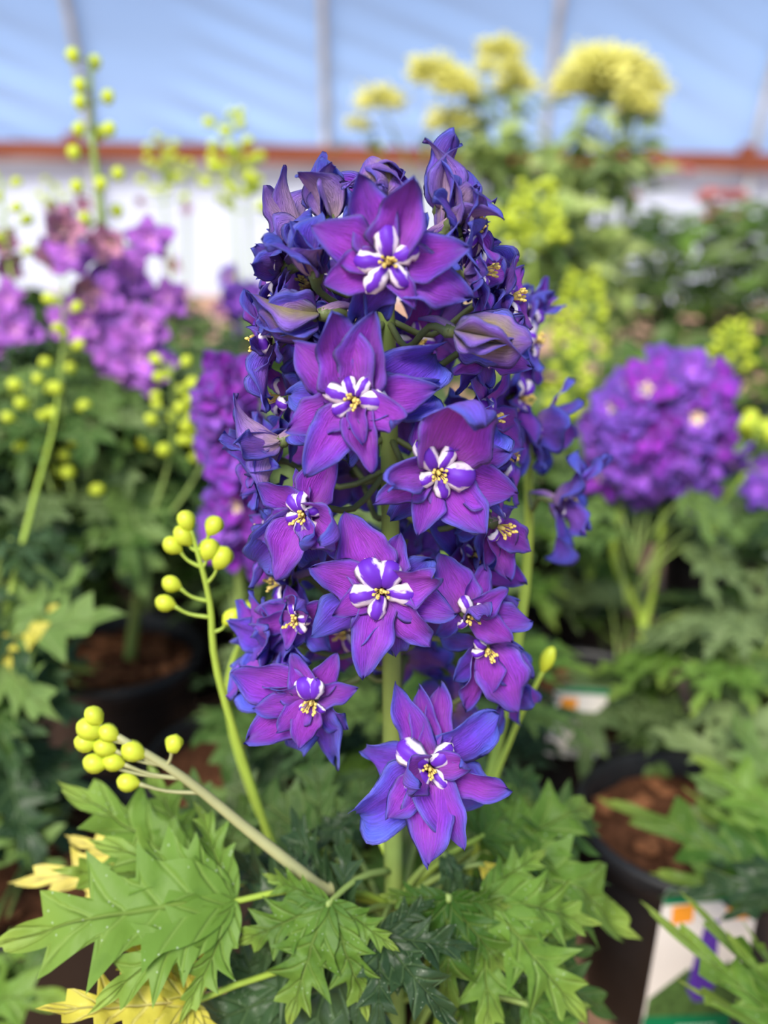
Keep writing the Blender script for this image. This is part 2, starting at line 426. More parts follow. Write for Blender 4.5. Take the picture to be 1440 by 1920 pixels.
pv('cup', 5, back=M['petal_pale'], W=.62, a0=.2, a1=.75, cup=.9, ruffle=.04)
pv('green', 3, front=M['petal_blue'], back=M['petal_green'], W=.62, a0=.5, a1=-.9, cup=.9, ruffle=.03)
pv('pale', 4, front=M['petal_blue'], back=M['petal_pale'], W=.56, a0=.25, a1=-.35, cup=.6, ruffle=.05, a2=-.8)
pv('budp', 4, back=M['petal_green'], W=.95, a0=-.95, a1=2.5, cup=1.0, ruffle=.02, a2=.6, tipk=.42)
BEE = []
for i in range(8):
    BEE.append(petal_mesh('inner_petal', 300 + i, W=.50 + rnd.uniform(-.06, .08), nu=12, nv=8, a0=1.05 + rnd.uniform(-.2, .2), a1=-2.3 + rnd.uniform(-.4, .3), a2=rnd.uniform(-1.2, .2),
                          cup=-.7, crease=-.02, ruffle=.05, claw=.26, pk=.7, tipk=.36, thick=.03, front=M['bee'], back=M['bee_back']))
def stamens(seed, n=11):
    r_ = random.Random(seed); m = MB()
    for i in range(n):
        a = r_.uniform(0, 6.28); t = r_.uniform(.05, .5); L = r_.uniform(.0040, .0068)
        d = Vector((math.cos(a) * t, math.sin(a) * t, 1)).normalized(); b = Vector((math.cos(a), math.sin(a), 0)) * .0012
        e = b + d * L
        m.tube([b, b + d * L * .6 + Vector((0, 0, .0004)), e], [.00032, .00028, .00025], 5)
        m.tube([e - d * .0006, e + d * .0001, e + d * .0012], [.0004, .0009, .0004], 6)
    m.tube([(0, 0, 0), (0, 0, .003)], [.0016, .0008], 8)
    return m.mesh('stamen_cluster', [M['anther']])
STAM = [stamens(i) for i in range(4)]

def basis(p, ydir, zhint, sx, sy, sz):
    y = ydir.normalized(); z = zhint - y * zhint.dot(y)
    z = z.normalized() if z.length > 1e-5 else y.orthogonal().normalized(); x = y.cross(z)
    m = Matrix((x, y, z)).transposed().to_4x4(); m.translation = p
    return m @ Matrix.Diagonal((sx, sy, sz, 1))

N_PETAL = [0]
def flower(root, c, n, tips=None, bees=None, attach=None, count=6, length=.03, openness=8, roll=0., seed=0, kinds=('flat',), second=5, bee_n=5,
           bee_len=.0115, petal_pool=PET, stem_r=.0014, width=1.0, spur=True, stam=True, curve_up=.01, join=False):
    """One blossom: a rigid part whose petals are sub-parts. n = the way it faces; tips = pixels of the petal tips."""
    r_ = random.Random(seed * 7 + 3); n = n.normalized()
    m = MB()
    if attach is not None:
        a = Vector(attach) - c; b = -n * .010
        mid = (a + b) / 2 + Vector((0, 0, -curve_up))
        m.tube(bez([a, mid, b, -n * .002], 10), [stem_r] * 7 + [stem_r * 1.3, stem_r * 1.8, stem_r * 2.2], 7, 0)
    m.tube([-n * .006, -n * .003, n * .0005], [.0012, .0032, .0024], 9, 0)
    fl = None; extra = []
    if not join: fl = link('flower', m.mesh('flower', [M['stem_dark']]), T(c), root)
    def put(name, me, mat4):
        if not join: N_PETAL[0] += 1; return link(name, me, mat4, fl)
        extra.append((me, T(-c) @ mat4))
    if spur and not join:
        sp_ = MB(); side = n.cross(Vector((0, 0, 1))); side = side.normalized() if side.length > .1 else Vector((1, 0, 0))
        upv = side.cross(n).normalized()
        sp_.tube(bez([n * 0, -n * .008 + upv * .003, -n * .015 + upv * .002], 7), [.0024, .0023, .0021, .0018, .0014, .0010, .0006], 7)
        link('spur', sp_.mesh('spur', [M['petal_pale']]), T(c), fl)
    ref = n.orthogonal().normalized()
    lst = []
    if tips:
        for t in tips:
            (px, py), kd = t[0], (t[1] if len(t) > 1 else 'flat'); h = t[2] if len(t) > 2 else 0.0; wd = t[3] if len(t) > 3 else 1.0
            view = (CAM - c).normalized(); pn = (n * .7 + view * .3).normalized()
            tip = on_plane(px, py, c + n * h, pn)
            lst.append((tip, kd, wd))
    else:
        for k_ in range(count + second):
            inner = k_ >= count; m_ = second if inner else count; i = k_ - count if inner else k_
            a = roll + 2 * math.pi * (i + (.5 if inner else 0)) / m_ + r_.uniform(-.2, .2)
            u1 = ref; u2 = n.cross(ref); rad = u1 * math.cos(a) + u2 * math.sin(a)
            o_ = R(openness + (16 if inner else 0) + r_.uniform(-10, 10)); L = length * (.84 if inner else 1) * r_.uniform(.86, 1.12)
            tip = c + (rad * math.cos(o_) + n * math.sin(o_)) * L
            lst.append((tip, r_.choice(kinds), width * r_.uniform(.9, 1.15)))
    for i, (tip, kd, wd) in enumerate(lst):
        d = tip - c; L = d.length; me = r_.choice(petal_pool[kd])
        rad = d.normalized(); zh = n - rad * n.dot(rad)
        if zh.length < .25: zh = -(rad - n * rad.dot(n)) if (rad - n * rad.dot(n)).length > .02 else n.orthogonal()
        ymax = max(v.co.y for v in me.vertices); s_ = L / max(ymax, .35)
        z_off = {'blue': -.0026, 'pale': -.002}.get(kd, .00015 * i)
        put('petal', me, basis(c + n * (z_off - .001) + rad * .0012, rad, zh + rad.cross(n) * r_.uniform(-.2, .2), s_ * wd * r_.choice((1, -1)), s_, s_))
    if bees is not None or bee_n:
        bl = []
        if bees:
            for (px, py) in bees:
                tip = on_plane(px, py, c + n * .005, (CAM - c).normalized()); bl.append(tip)
        else:
            for i in range(bee_n):
                a = roll + .4 + 2 * math.pi * i / bee_n + r_.uniform(-.3, .3)
                rad = ref * math.cos(a) + n.cross(ref) * math.sin(a); bl.append(c + (rad + n * .6).normalized() * bee_len * r_.uniform(.8, 1.15))
        for tip in bl:
            d = tip - c - n * .001; rad = (d - n * d.dot(n)); L = max(rad.length, .006); rad.normalize(); me = r_.choice(BEE)
            s_ = L / max(.4, max(v.co.y for v in me.vertices)); put('inner_petal', me, basis(c + n * .0038 + rad * .0012, rad, n, s_ * 1.05, s_, s_))
    if stam:
        put('stamen_cluster', STAM[seed % 4], basis(c + n * .0035, ref, n, .85, .85, 1.0))
    if join:
        mats = [M['stem_dark']]; 
        for me, mx in extra:
            mp = []
            for mt in me.materials:
                if mt not in mats: mats.append(mt)
                mp.append(mats.index(mt))
            m.merge(me, mx, mp)
        fl = link('flower', m.mesh('flower', mats), T(c), root)
    return fl

# ------------------------------------------------------------------ leaves
def leaf_mesh(name, seed, mat, lobes, W=.20, teeth=4, tooth=.55, droop=.25, fold=.35, wav=.05, ns=34, fwd=.11):
    r_ = random.Random(seed); m = MB(); s0 = Vector((seed * .37, 2, 0))
    for li, (ang, L, wd) in enumerate(lobes):
        a = R(ang); d = Vector((math.sin(a), math.cos(a), 0)); sd_ = Vector((math.cos(a), -math.sin(a), 0))
        vs_, uv, fs = [], [], []
        ph = [r_.uniform(0, 1), r_.uniform(0, 1)]; bend = r_.uniform(-.10, .10)
        cols = (-1, -.5, 0, .5, 1)
        for i in range(ns + 1):
            t = i / ns
            prof = (t ** .75) * ((1 - t) ** 1.25) / .27
            for c_ in cols:
                w_ = W * wd * prof * .5 + .012 * (1 - t)
                f_ = 0.
                if c_:
                    k_ = (t * teeth * 1.45 + ph[0 if c_ < 0 else 1]) % 1.0
                    amp = tooth * min(1, max(0, (t - .28) / .22)) * min(1, (1 - t) * 3.5)
                    if abs(c_) == 1:
                        w_ *= (1 - amp * .62) + amp * 2.1 * k_ ** 1.7; f_ = fwd * amp * k_ ** 1.7
                    else: w_ *= 1 - amp * .3
                x = c_ * w_
                p = d * (t * L + f_ * L) + sd_ * (x * L + bend * t * t * L)
                rr = p.length
                zz = -droop * rr * rr + fold * abs(x) * L + wav * (noise.noise(s0 + p * 3.0) * .8 + .35 * noise.noise(s0 + p * 8.0)) * min(1, rr * 3) + .004 * li - .02 * abs(ang) / 60 * rr
                vs_.append((p.x, p.y, zz)); uv.append((t, .5 + c_ * .5))
        nc = len(cols)
        for i in range(ns):
            for j in range(nc - 1):
                q = i * nc + j; fs.append((q, q + 1, q + nc + 1, q + nc))
        m.add(vs_, fs, 0, uv)
    return m.mesh(name, [mat])
LOB5 = [(-82, .58, 1.0), (-40, .86, 1.1), (0, 1.0, 1.15), (40, .86, 1.1), (82, .58, 1.0)]
LOB7 = [(-115, .42, 1.1), (-76, .64, 1.1), (-38, .88, 1.1), (0, 1.0, 1.1), (38, .88, 1.1), (76, .64, 1.1), (115, .42, 1.1)]
LOBL = [(-66, .48, 1.0), (-27, .70, 1.0), (0, 1.0, 1.2), (27, .70, 1.0), (66, .48, 1.0)]
LOB3 = [(-34, .80, 1.0), (0, 1.0, 1.25), (34, .80, 1.0)]
LEAF = {}
for mk in ('leaf_lime', 'leaf_mid', 'leaf_dark', 'leaf_grey', 'leaf_yellow'):
    L_ = []
    for i, (lb, W_) in enumerate(((LOB5, .28), (LOB7, .27), (LOB3, .28), (LOB5, .31), (LOB7, .25), (LOBL, .29))):
        L_.append(leaf_mesh(mk, 40 + i * 7, M[mk], lb, W_, teeth=3 + i % 2, tooth=.70, droop=.22 + .1 * (i % 3), fold=.30, wav=.16))
    LEAF[mk] = L_
def simple_leaf(name, mat, W=.3, droop=.3, seed=1):
    return leaf_mesh(name, seed, mat, [(0, 1.0, 1.0)], W, teeth=3, tooth=.0, droop=droop, fold=.4, wav=.06, ns=9)
SIMPLE = {mk: [simple_leaf(mk + '_slim', M[mk], .30, .25 + .1 * i, i) for i in range(3)] for mk in ('leaf_mid', 'leaf_grey', 'leaf_lime', 'leaf_dark')}

def put_leaf(root, base, tip, up, mat='leaf_mid', var=None, attach=None, width=1.0, seed=0, pool=None, petiole='stem', pr=.0013):
    r_ = random.Random(seed); base, tip = Vector(base), Vector(tip)
    me = (pool or LEAF)[mat][var if var is not None else r_.randrange(len((pool or LEAF)[mat]))]
    d = tip - base; L = d.length
    o = link('leaf', me, basis(base, d, Vector(up), L * width * r_.choice((1, -1)), L, L), root)
    if attach is not None:
        a = Vector(attach); m = MB(); mid = a.lerp(base, .55) + Vector((0, 0, .10 * (base - a).length))
        m.tube(bez([a, mid, base, base + d * .04], 9), [pr * 1.25] * 3 + [pr] * 6, 6)
        link('leaf_stalk', m.mesh('leaf_stalk', [M[petiole]]), Matrix.Identity(4), root)
    return o

# ------------------------------------------------------------------ buds, pots
def bud_mesh(name, mat, k=1.0):
    m = MB(); n = 10; prof = [(0.25, -1.15), (.45, -.95), (.85, -.5), (1.0, 0), (.92, .45), (.65, .85), (.3, 1.05), (.02, 1.12)]
    vs_, fs = [], []
    for r_, z in prof:
        for j in range(n):
            a = 2 * math.pi * j / n; rr = r_ * (1 + .10 * math.cos(2.5 * a * 2)); vs_.append((rr * math.cos(a), rr * math.sin(a), z * k))
    for i in range(len(prof) - 1):
        for j in range(n): fs.append((i * n + j, i * n + (j + 1) % n, (i + 1) * n + (j + 1) % n, (i + 1) * n + j))
    m.add(vs_, fs); return m.mesh(name, [mat])
BUD = bud_mesh('bud', M['bud']); BUDP = bud_mesh('bud_pale', M['bud_pale'], 1.1); BUDL = bud_mesh('bud_long', M['bud'], 1.8)

def pot_mesh(r=.095, h=.19):
    m = MB(); t = .003; b = r * .78
    m.lathe([(0.001, 0.0), (b - .006, 0), (b, .004), (r - .008, h - .028), (r - .006, h - .024), (r + .001, h - .022), (r + .004, h - .004), (r + .002, h), (r - .003, h),
             (r - .005, h - .004), (r - .009, h - .03), (b + .002, .02), (.001, .016)], 48)
    return m.mesh('pot', [M['pot']])
POT = pot_mesh()
def soil_mesh(seed, r=.0848):
    n, k = 40, 16; vs_ = [(0, 0, .004)]; fs = []
    for i in range(1, k + 1):
        for j in range(n):
            a = 2 * math.pi * j / n; rr = r * i / k; p = Vector((rr * math.cos(a), rr * math.sin(a), 0))
            z = .006 * noise.noise(p * 45 + Vector((seed, 0, 0))) + .004 * noise.noise(p * 120 + Vector((seed, 4, 0))) + .008 * (1 - i / k)
            vs_.append((p.x, p.y, z))
    for j in range(n): fs.append((0, 1 + j, 1 + (j + 1) % n))
    for i in range(k - 1):
        for j in range(n): a = 1 + i * n; fs.append((a + j, a + n + j, a + n + (j + 1) % n, a + (j + 1) % n))
    return mesh_from('soil', vs_, fs, [M['soil']])
SOIL = [soil_mesh(3), soil_mesh(8)]
CHIP = []
for i in range(4):
    r_ = random.Random(i); m = MB(); m.lathe([(.01, -.5), (.7, -.42), (1, 0), (.75, .4), (.01, .5)], 7)
    for v in m.v: v += Vector((r_.uniform(-.25, .25), r_.uniform(-.25, .25), r_.uniform(-.15, .15)))
    CHIP.append(m.mesh('bark_chip', [M['bark']], False))
SOILZ = .168
def potted(name, x, y, label, cat='potted plant', chips=0, seed=0, group=None):
    root = thing(name, (x, y, 0), label, cat, group)
    link('pot', POT, T((x, y, 0)) @ Matrix.Rotation(seed, 4, 'Z'), root)
    so = link('soil', SOIL[seed % 2], T((x, y, SOILZ)), root)
    r_ = random.Random(seed + 5)
    for i in range(chips):
        a = r_.uniform(0, 6.28); q = math.sqrt(r_.random()) * .076; s_ = r_.uniform(.004, .009)
        link('bark_chip', r_.choice(CHIP), T((x + q * math.cos(a), y + q * math.sin(a), SOILZ + .006)) @ Matrix.Rotation(r_.uniform(0, 6), 4, 'Z') @ Matrix.Rotation(r_.uniform(-.5, .5), 4, 'X') @ Matrix.Diagonal((s_ * 1.5, s_, s_ * .7, 1)), so)
    return root
def stalk(root, pts, r0, r1, mat='stem', name='stem', n=20, parent=None):
    m = MB(); c = bez(pts, n); m.tube(c, [r0 + (r1 - r0) * i / (n - 1) for i in range(n)], 10)
    return link(name, m.mesh(name, [M[mat]]), Matrix.Identity(4), parent or root), c
def shoot(root, pts, buds, r0=.0022, r1=.0009, mat='stem_lime', bud_r=.0055, me=None):
    """A bud-bearing side shoot: stem part with buds (each on its stalk) as sub-parts. buds = 3-D points."""
    s_, c = stalk(root, pts, r0, r1, mat, 'side_shoot')
    for i, b in enumerate(buds):
        b = Vector(b); best = min(range(len(c)), key=lambda k: (c[k] - b).length + (0 if c[k].z < b.z - .006 else .03))
        a = c[best]; d = (b - a); d = d.normalized() if d.length > 1e-4 else Vector((0, 0, 1))
        m = MB(); m.tube(bez([a, a.lerp(b, .5) + Vector((0, 0, -.002)), b - d * bud_r * .8], 7), [.0011, .001, .0009, .0008, .0008, .001, .0013], 6)
        st = link('bud_stalk', m.mesh('bud_stalk', [M[mat]]), Matrix.Identity(4), s_)
        k_ = bud_r * random.Random(i * 3 + 1).uniform(.85, 1.15)
        link('bud', me or BUD, basis(b, d.orthogonal(), d, k_, k_, k_ * 1.05), s_)
    return s_

def mound(root, x, y, n, r0, zlo, zhi, size, mats, seed, pool=None, skip=None, stalks=True):
    """Basal leaves arching out of the crown, each a part."""
    r_ = random.Random(seed)
    for i in range(n):
        f = (i + .5) / n; a = i * 2.39996 + r_.uniform(-.4, .4)
        z = zlo + (zhi - zlo) * (f ** .9) + r_.uniform(-.012, .012); rr = r0 * (1.0 - .62 * f) * r_.uniform(.75, 1.2)
        d = Vector((math.cos(a), math.sin(a), 0)); b = Vector((x, y, z)) + d * rr * .55
        L = size * (1.0 - .35 * f) * r_.uniform(.8, 1.2)
        tip = b + (d * r_.uniform(.85, 1) + Vector((0, 0, r_.uniform(-.55, .25)))).normalized() * L
        if skip and (skip(b) or skip(tip)): continue
        if any(x0 < px_of(q)[0] < x1 and y0 < px_of(q)[1] < y1 for q in (b, (b + tip) / 2, tip) for x0, y0, x1, y1 in ((1225, 1040, 1350, 1135), (1140, 1000, 1250, 1050))): continue
        mt = r_.choice(mats)
        put_leaf(root, b, tip, Vector((0, 0, 1)) + d * r_.uniform(0, .5), mt, None, Vector((x, y, max(SOILZ, z - .06))) + d * .006 if stalks else None, r_.uniform(.9, 1.15), seed * 100 + i, pool)

def V3(r, u, t): return Vector((r, -t, u)).normalized()      # right, up, toward the camera
# ------------------------------------------------------------------ the main delphinium
YS = .40
base = aty(742, 1915, YS); MX, MY = base.x + .003, YS + .012
main = potted('potted_delphinium', MX, MY, 'tall double purple delphinium spike in sharp focus, with broad jagged leaves below', 'delphinium', 14, 1)
spts = [Vector((MX, MY, SOILZ)), aty(742, 1900, YS), aty(736, 1500, YS), aty(733, 1100, YS), aty(728, 700, YS), aty(718, 420, YS), aty(712, 340, YS)]
_, SC = stalk(main, spts, .0058, .0026, 'stem', 'stem', 40)
def stem_at(z):
    return min(SC, key=lambda p: abs(p.z - z))
def att(c, dz=-.004): return stem_at(c.z + dz)
F_ = 'flat'; B_ = 'blue'; C_ = 'curl'; T_ = 'tall'; S_ = 'slim'
HERO = [
 # center px, y, facing, tips, bees
 ((728, 492), .352, V3(.02, .12, 1), [((678, 339), T_, -.004, .9), ((778, 329), T_, .006, .9), ((589, 419), F_, .004, 1.1), ((611, 530), F_, .002, 1.15), ((668, 609), B_, -.002, 1.1),
   ((774, 578), S_, .006, 1.2), ((880, 470), F_, .002, 1.1), ((886, 560), F_, -.002, 1.05), ((700, 600), B_, -.006), ((820, 400), B_, -.006, 1.2), ((640, 470), F_, -.004)],
   [(722, 420), (784, 464), (668, 490), (690, 546), (762, 536)]),
 ((668, 748), .350, V3(-.10, .12, 1), [((622, 582), T_, .004, 1.0), ((716, 586), T_, .006, .95), ((550, 643), F_, .004, 1.15), ((524, 742), B_, -.006), ((536, 806), F_, .004, 1.1), ((580, 892), F_, .003, 1.0),
   ((700, 884), F_, .006, .8), ((632, 884), B_, -.006), ((762, 796), C_, .006), ((820, 730), F_, .004, .95), ((840, 660), B_, -.006), ((828, 752), B_, -.003), ((676, 830), S_, .009, 1.1)],
   [(607, 730), (626, 774), (652, 712), (688, 712), (724, 752)]),
 ((818, 882), .352, V3(.12, .10, 1), [((790, 765), T_, -.003), ((850, 722), C_, .006, 1.0), ((886, 775), T_, -.002, 1.0), ((960, 795), B_, -.004), ((958, 852), F_, .004, 1.05), ((966, 930), F_, .0, 1.05),
   ((904, 996), F_, .002, 1.1), ((788, 1002), F_, .004, .95), ((702, 942), F_, .004, .95), ((706, 880), C_, .008, .9), ((740, 990), B_, -.006), ((935, 985), B_, -.006)],
   [(782, 826), (848, 838), (890, 898), (836, 936), (790, 905)]),
 ((574, 960), .362, V3(-.35, .05, 1), [((489, 905), F_, .004, 1.1), ((634, 850), T_, -.004), ((479, 1012), F_, .0, 1.0), ((519, 1088), F_, .006, 1.05), ((586, 1076), B_, -.002), ((652, 1046), F_, .004),
   ((668, 974), C_, .006), ((462, 1072), 'pale', -.008, .8), ((560, 880), F_, -.004), ((478, 965), B_, -.005), ((620, 1010), C_, .006)],
   [(530, 980), (540, 935), (566, 925), (552, 1006), (604, 950), (592, 1000)]),
 ((716, 1104), .345, V3(0., .20, 1), [((652, 962), T_, -.003, 1.1), ((748, 1002), T_, -.004, 1.0), ((580, 1068), F_, .004, 1.1), ((582, 1208), B_, -.005), ((622, 1150), F_, .006), ((686, 1272), F_, .004, .9),
   ((802, 1212), F_, .004, 1.05), ((852, 1156), F_, .003, 1.0), ((835, 1078), C_, .006), ((738, 1243), B_, -.006), ((812, 1060), B_, .002), ((665, 1215), S_, -.002)],
   [(684, 1052), (738, 1056), (658, 1120), (702, 1164), (780, 1118)]),
 ((804, 1436), .338, V3(.03, .35, 1), [((744, 1282), S_, -.004), ((792, 1286), S_, -.002), ((834, 1282), S_, -.006), ((938, 1352), B_, .004), ((954, 1492), S_, .004), ((934, 1520), B_, -.004, 1.2),
   ((862, 1592), S_, .004, 1.2), ((804, 1626), F_, .006, .95), ((676, 1568), B_, .004, 1.0), ((728, 1450), C_, .010), ((666, 1428), B_, -.006, .8), ((726, 1535), F_, .006), ((880, 1420), C_, .006), ((850, 1540), F_, .002)],
   [(750, 1396), (768, 1490), (840, 1480), (846, 1398)]),
 ((588, 1308), .352, V3(-.12, .05, 1), [((667, 1296), F_, .003), ((637, 1384), B_, .004), ((614, 1458), B_, -.004, .9), ((522, 1432), B_, -.004, .9), ((465, 1392), F_, .003, 1.1), ((446, 1252), F_, -.004, 1.1),
   ((428, 1320), B_, -.010, .8), ((550, 1228), F_, .004), ((628, 1226), F_, -.002), ((520, 1370), F_, .008, 1.1), ((560, 1400), F_, .008, 1.1), ((510, 1290), F_, .008), ((480, 1330), F_, .006)],
   [(600, 1262), (570, 1268), (604, 1338), (566, 1332)]),
 ((560, 1158), .366, V3(-.35, .25, 1), [((474, 1180), F_, .002), ((498, 1134), F_, .0), ((540, 1100), F_, .0), ((470, 1240), B_, -.006), ((600, 1226), B_, .002), ((535, 1215), F_, .006), ((630, 1130), F_, .0), ((590, 1110), C_, .006)],
   [(548, 1150), (585, 1160), (560, 1175)]),
 ((876, 1150), .362, V3(.25, .12, 1), [((826, 1036), T_, -.004, 1.1), ((994, 1140), B_, -.002, .9), ((998, 1170), F_, -.004, .9), ((950, 1105), F_, .004), ((905, 1060), T_, -.006), ((830, 1198), B_, .003), ((960, 1200), F_, .004, 1.1), ((890, 1110), C_, .010)],
   [(866, 1120), (905, 1140), (866, 1176)]),
 ((908, 1210), .366, V3(.30, -.05, 1), [((880, 1338), F_, .004, 1.0), ((975, 1334), F_, .002, 1.1), ((995, 1276), F_, -.004), ((868, 1292), B_, .004), ((985, 1235), B_, .006), ((830, 1215), B_, -.006), ((925, 1300), F_, .006, 1.1)],
   [(888, 1196), (912, 1222)]),
 ((909, 656), .372, V3(.62, .05, .8), [((989, 598), F_, .0, 1.1), ((994, 692), F_, .002, 1.1), ((905, 560), F_, -.004), ((940, 728), B_, .002), ((880, 745), B_, -.004), ((985, 640), B_, -.008), ((850, 700), F_, -.004)],
   [(918, 640), (926, 668), (900, 672)]),
 ((926, 982), .374, V3(.60, -.05, .8), [((997, 1032), F_, .002), ((963, 1090), F_, .004, 1.0), ((870, 1010), B_, -.002), ((905, 1062), F_, .0), ((985, 975), B_, -.004), ((940, 920), F_, -.004), ((925, 1075), B_, -.004)],
   [(936, 972), (938, 995)]),
]
for i, (pc, y, n, tips, bees) in enumerate(HERO):
    c = aty(pc[0], pc[1], y)
    flower(main, c, n, tips, bees, att(c, .0), seed=i + 1)
# blossoms turned away, half open, or behind
SIDE = [
 # px, py, y, facing, count, length, openness, kinds, second, bee_n
 (618, 405, .390, V3(-.18, 1, .05), 4, .024, 74, ('pale',), 2, 0),
 (560, 438, .400, V3(-.9, .25, -.25), 5, .029, 16, ('pale', 'flat'), 3, 0),
 (590, 505, .372, V3(-.15, .9, .45), 4, .025, 70, ('pale', 'blue'), 2, 0),
 (530, 500, .392, V3(-1, .1, .1), 5, .025, 18, ('flat', 'blue'), 4, 4),
 (598, 590, .372, V3(-1, -.05, .30), 4, .026, 66, ('green',), 2, 0),
 (512, 640, .388, V3(-1, -.05, .15), 5, .026, 22, ('flat', 'blue'), 4, 4),
 (540, 745, .396, V3(-.85, 0, .3), 5, .026, 12, ('blue', 'flat'), 3, 3),
 (520, 830, .385, V3(-.9, -.3, .1), 5, .029, 40, ('pale', 'flat'), 3, 0),
 (826, 384, .392, V3(.06, 1, .08), 4, .025, 80, ('pale', 'slim'), 2, 0),
 (852, 412, .386, V3(.55, .8, .25), 5, .020, 62, ('pale', 'flat'), 2, 0),
 (865, 432, .386, V3(.9, .25, .25), 6, .024, 14, ('flat', 'blue'), 4, 4),
 (885, 510, .384, V3(1, .1, .15), 6, .026, 14, ('flat', 'blue'), 4, 4),
 (852, 622, .366, V3(.9, -.12, .35), 3, .028, 68, ('green',), 2, 0),
 (900, 785, .392, V3(.8, .1, .3), 6, .026, 12, ('flat', 'blue'), 4, 4),
 (770, 640, .425, V3(.3, .1, .5), 5, .024, 10, ('flat', 'blue'), 4, 4),
 (705, 400, .400, V3(-.1, .7, .6), 5, .024, 40, ('flat', 'blue'), 2, 0),
 (880, 1040, .392, V3(.4, .2, .6), 6, .026, 14, ('flat', 'blue'), 4, 3),
 (540, 1090, .392, V3(-.8, .0, .3), 5, .026, 14, ('blue', 'flat'), 4, 3),
 (590, 540, .412, V3(-.4, .3, .6), 6, .025, 14, ('flat', 'blue'), 4, 3),
 (505, 1205, .380, V3(-.75, .1, .5), 7, .028, 16, ('flat', 'blue'), 5, 0),
 (520, 1000, .392, V3(-.9, .1, .2), 6, .026, 16, ('flat', 'blue'), 4, 3),
 (500, 860, .400, V3(-.9, .2, .1), 6, .025, 20, ('flat', 'blue'), 4, 0),
 (930, 860, .405, V3(.9, .2, .2), 6, .025, 16, ('flat', 'blue'), 4, 3),
 (940, 560, .405, V3(.9, .2, .2), 6, .025, 16, ('flat', 'blue'), 4, 3),
 (950, 1290, .395, V3(.8, -.1, .3), 6, .025, 20, ('flat', 'blue'), 4, 0),
 (700, 660, .425, V3(.0, .1, .5), 5, .024, 10, ('flat', 'blue'), 4, 4),
 (560, 620, .41, V3(-.6, .1, .5), 6, .026, 14, ('flat', 'blue'), 4, 3),
 (760, 1060, .42, V3(.2, .1, .8), 6, .026, 14, ('flat', 'blue'), 4, 3),
 (650, 1180, .42, V3(-.3, .1, .8), 6, .024, 14, ('flat', 'blue'), 4, 3),
 (610, 850, .425, V3(-.5, .1, .2), 5, .025, 14, ('blue', 'flat'), 3, 0),
]
for i, (px, py, y, n, cnt, L, op, kd, sec, bn) in enumerate(SIDE):
    c = aty(px, py, y)
    flower(main, c, n, None, None, att(c, -.006), cnt, L, op, i * .7, 60 + i, kd, sec, bn, stam=bn > 0, join=y >= .40)
# (blossoms below stand behind)
# blossoms on the far side of the spike: petals out of sight, each kept as one mesh
for i in range(14):
    f = i / 13; z = SC[-1].z - .03 - f * .23; s_ = stem_at(z); a = R(35 + 110 * ((i * .618) % 1.0))
    n = Vector((math.cos(a), math.sin(a) * .9, .05)); c = s_ + n.normalized() * .042
    flower(main, c, n, None, None, s_ + Vector((0, 0, -.006)), 6, .024, 12, i, 90 + i, ('flat', 'blue'), 4, 3, join=True)
# the closed bud on top
cb = aty(712, 370, .388)
bud = MB(); bud.tube([Vector((0, 0, -.012)), Vector((0, 0, -.002)), Vector((0, 0, .002))], [.002, .0035, .003], 10)
tb = link('flower_bud', bud.mesh('flower_bud', [M['stem_dark']]), T(cb), main)
for i in range(7):
    a = i * 2 * math.pi / 7 * 2 + .3; rad = Vector((math.cos(a), math.sin(a), 0)); up = (Vector((0, 0, 1)) + rad * .06).normalized()
    s_ = .026 * (1.0 if i < 5 else .86)
    link('sepal', PET['budp'][i % 4], basis(cb + Vector((0, 0, -.004)), up, -rad, s_ * .95, s_, s_), tb)

# second spike of the same plant, turned to the right behind the first
S2 = [Vector((MX + .012, MY + .012, SOILZ)), aty(900, 1740, .43), aty(902, 1560, .45), aty(985, 1100, .50), aty(985, 700, .51), aty(975, 560, .51)]
_, SC2 = stalk(main, S2, .0042, .002, 'stem_lime', 'stem', 36)
for i, (px, py, y, n, L, op) in enumerate([(985, 640, .49, V3(.8, .2, .3), .026, 14), (965, 745, .475, V3(.75, .0, .5), .034, 12), (1000, 800, .49, V3(.9, -.2, .1), .034, 30), (985, 590, .5, V3(.5, .6, .1), .022, 60),
                                          (1046, 940, .48, V3(.95, -.10, .25), .034, 26)]):
    c = aty(px, py, y); s_ = min(SC2, key=lambda p: (p - c).length + abs(p.z - c.z))
    flower(main, c, n, None, None, s_, 5, L, op, i, 130 + i, ('flat', 'blue'), 3, 4, spur=True)

# side shoots with lime buds
shoot(main, [Vector((MX - .01, MY - .004, SOILZ)), aty(530, 1640, .43), aty(415, 1290, .42), aty(392, 1120, .42), aty(352, 972, .42)][0:5],
      [aty(x, y, .42) for x, y in ((322, 1094), (310, 1130), (349, 976), (344, 1004), (324, 1022), (401, 986), (392, 1030), (416, 1046), (435, 1157))], .0028, .0010, 'stem_lime', .0046)
shoot(main, [Vector((MX - .006, MY - .01, .22)), aty(640, 1700, .378), aty(600, 1664, .372), aty(470, 1560, .372), aty(340, 1455, .372), aty(205, 1372, .37)],
      [aty(x, y, .37) for x, y in ((176, 1342), (204, 1374), (160, 1392), (178, 1430), (213, 1428), (240, 1466), (250, 1408), (168, 1366), (196, 1400), (326, 1395))], .0042, .0016, 'stem_tan', .0046)
shoot(main, [Vector((MX + .012, MY, SOILZ)), aty(900, 1560, .44), aty(960, 1380, .45), aty(1022, 1250, .45)], [aty(1027, 1236, .45)], .0024, .0011, 'stem_lime', .0042, BUDL)
shoot(main, [Vector((MX - .012, MY + .02, SOILZ)), aty(440, 1400, .47), aty(468, 1140, .48)], [aty(468, 1140, .48), aty(478, 1155, .48)], .002, .001, 'stem_lime', .004)

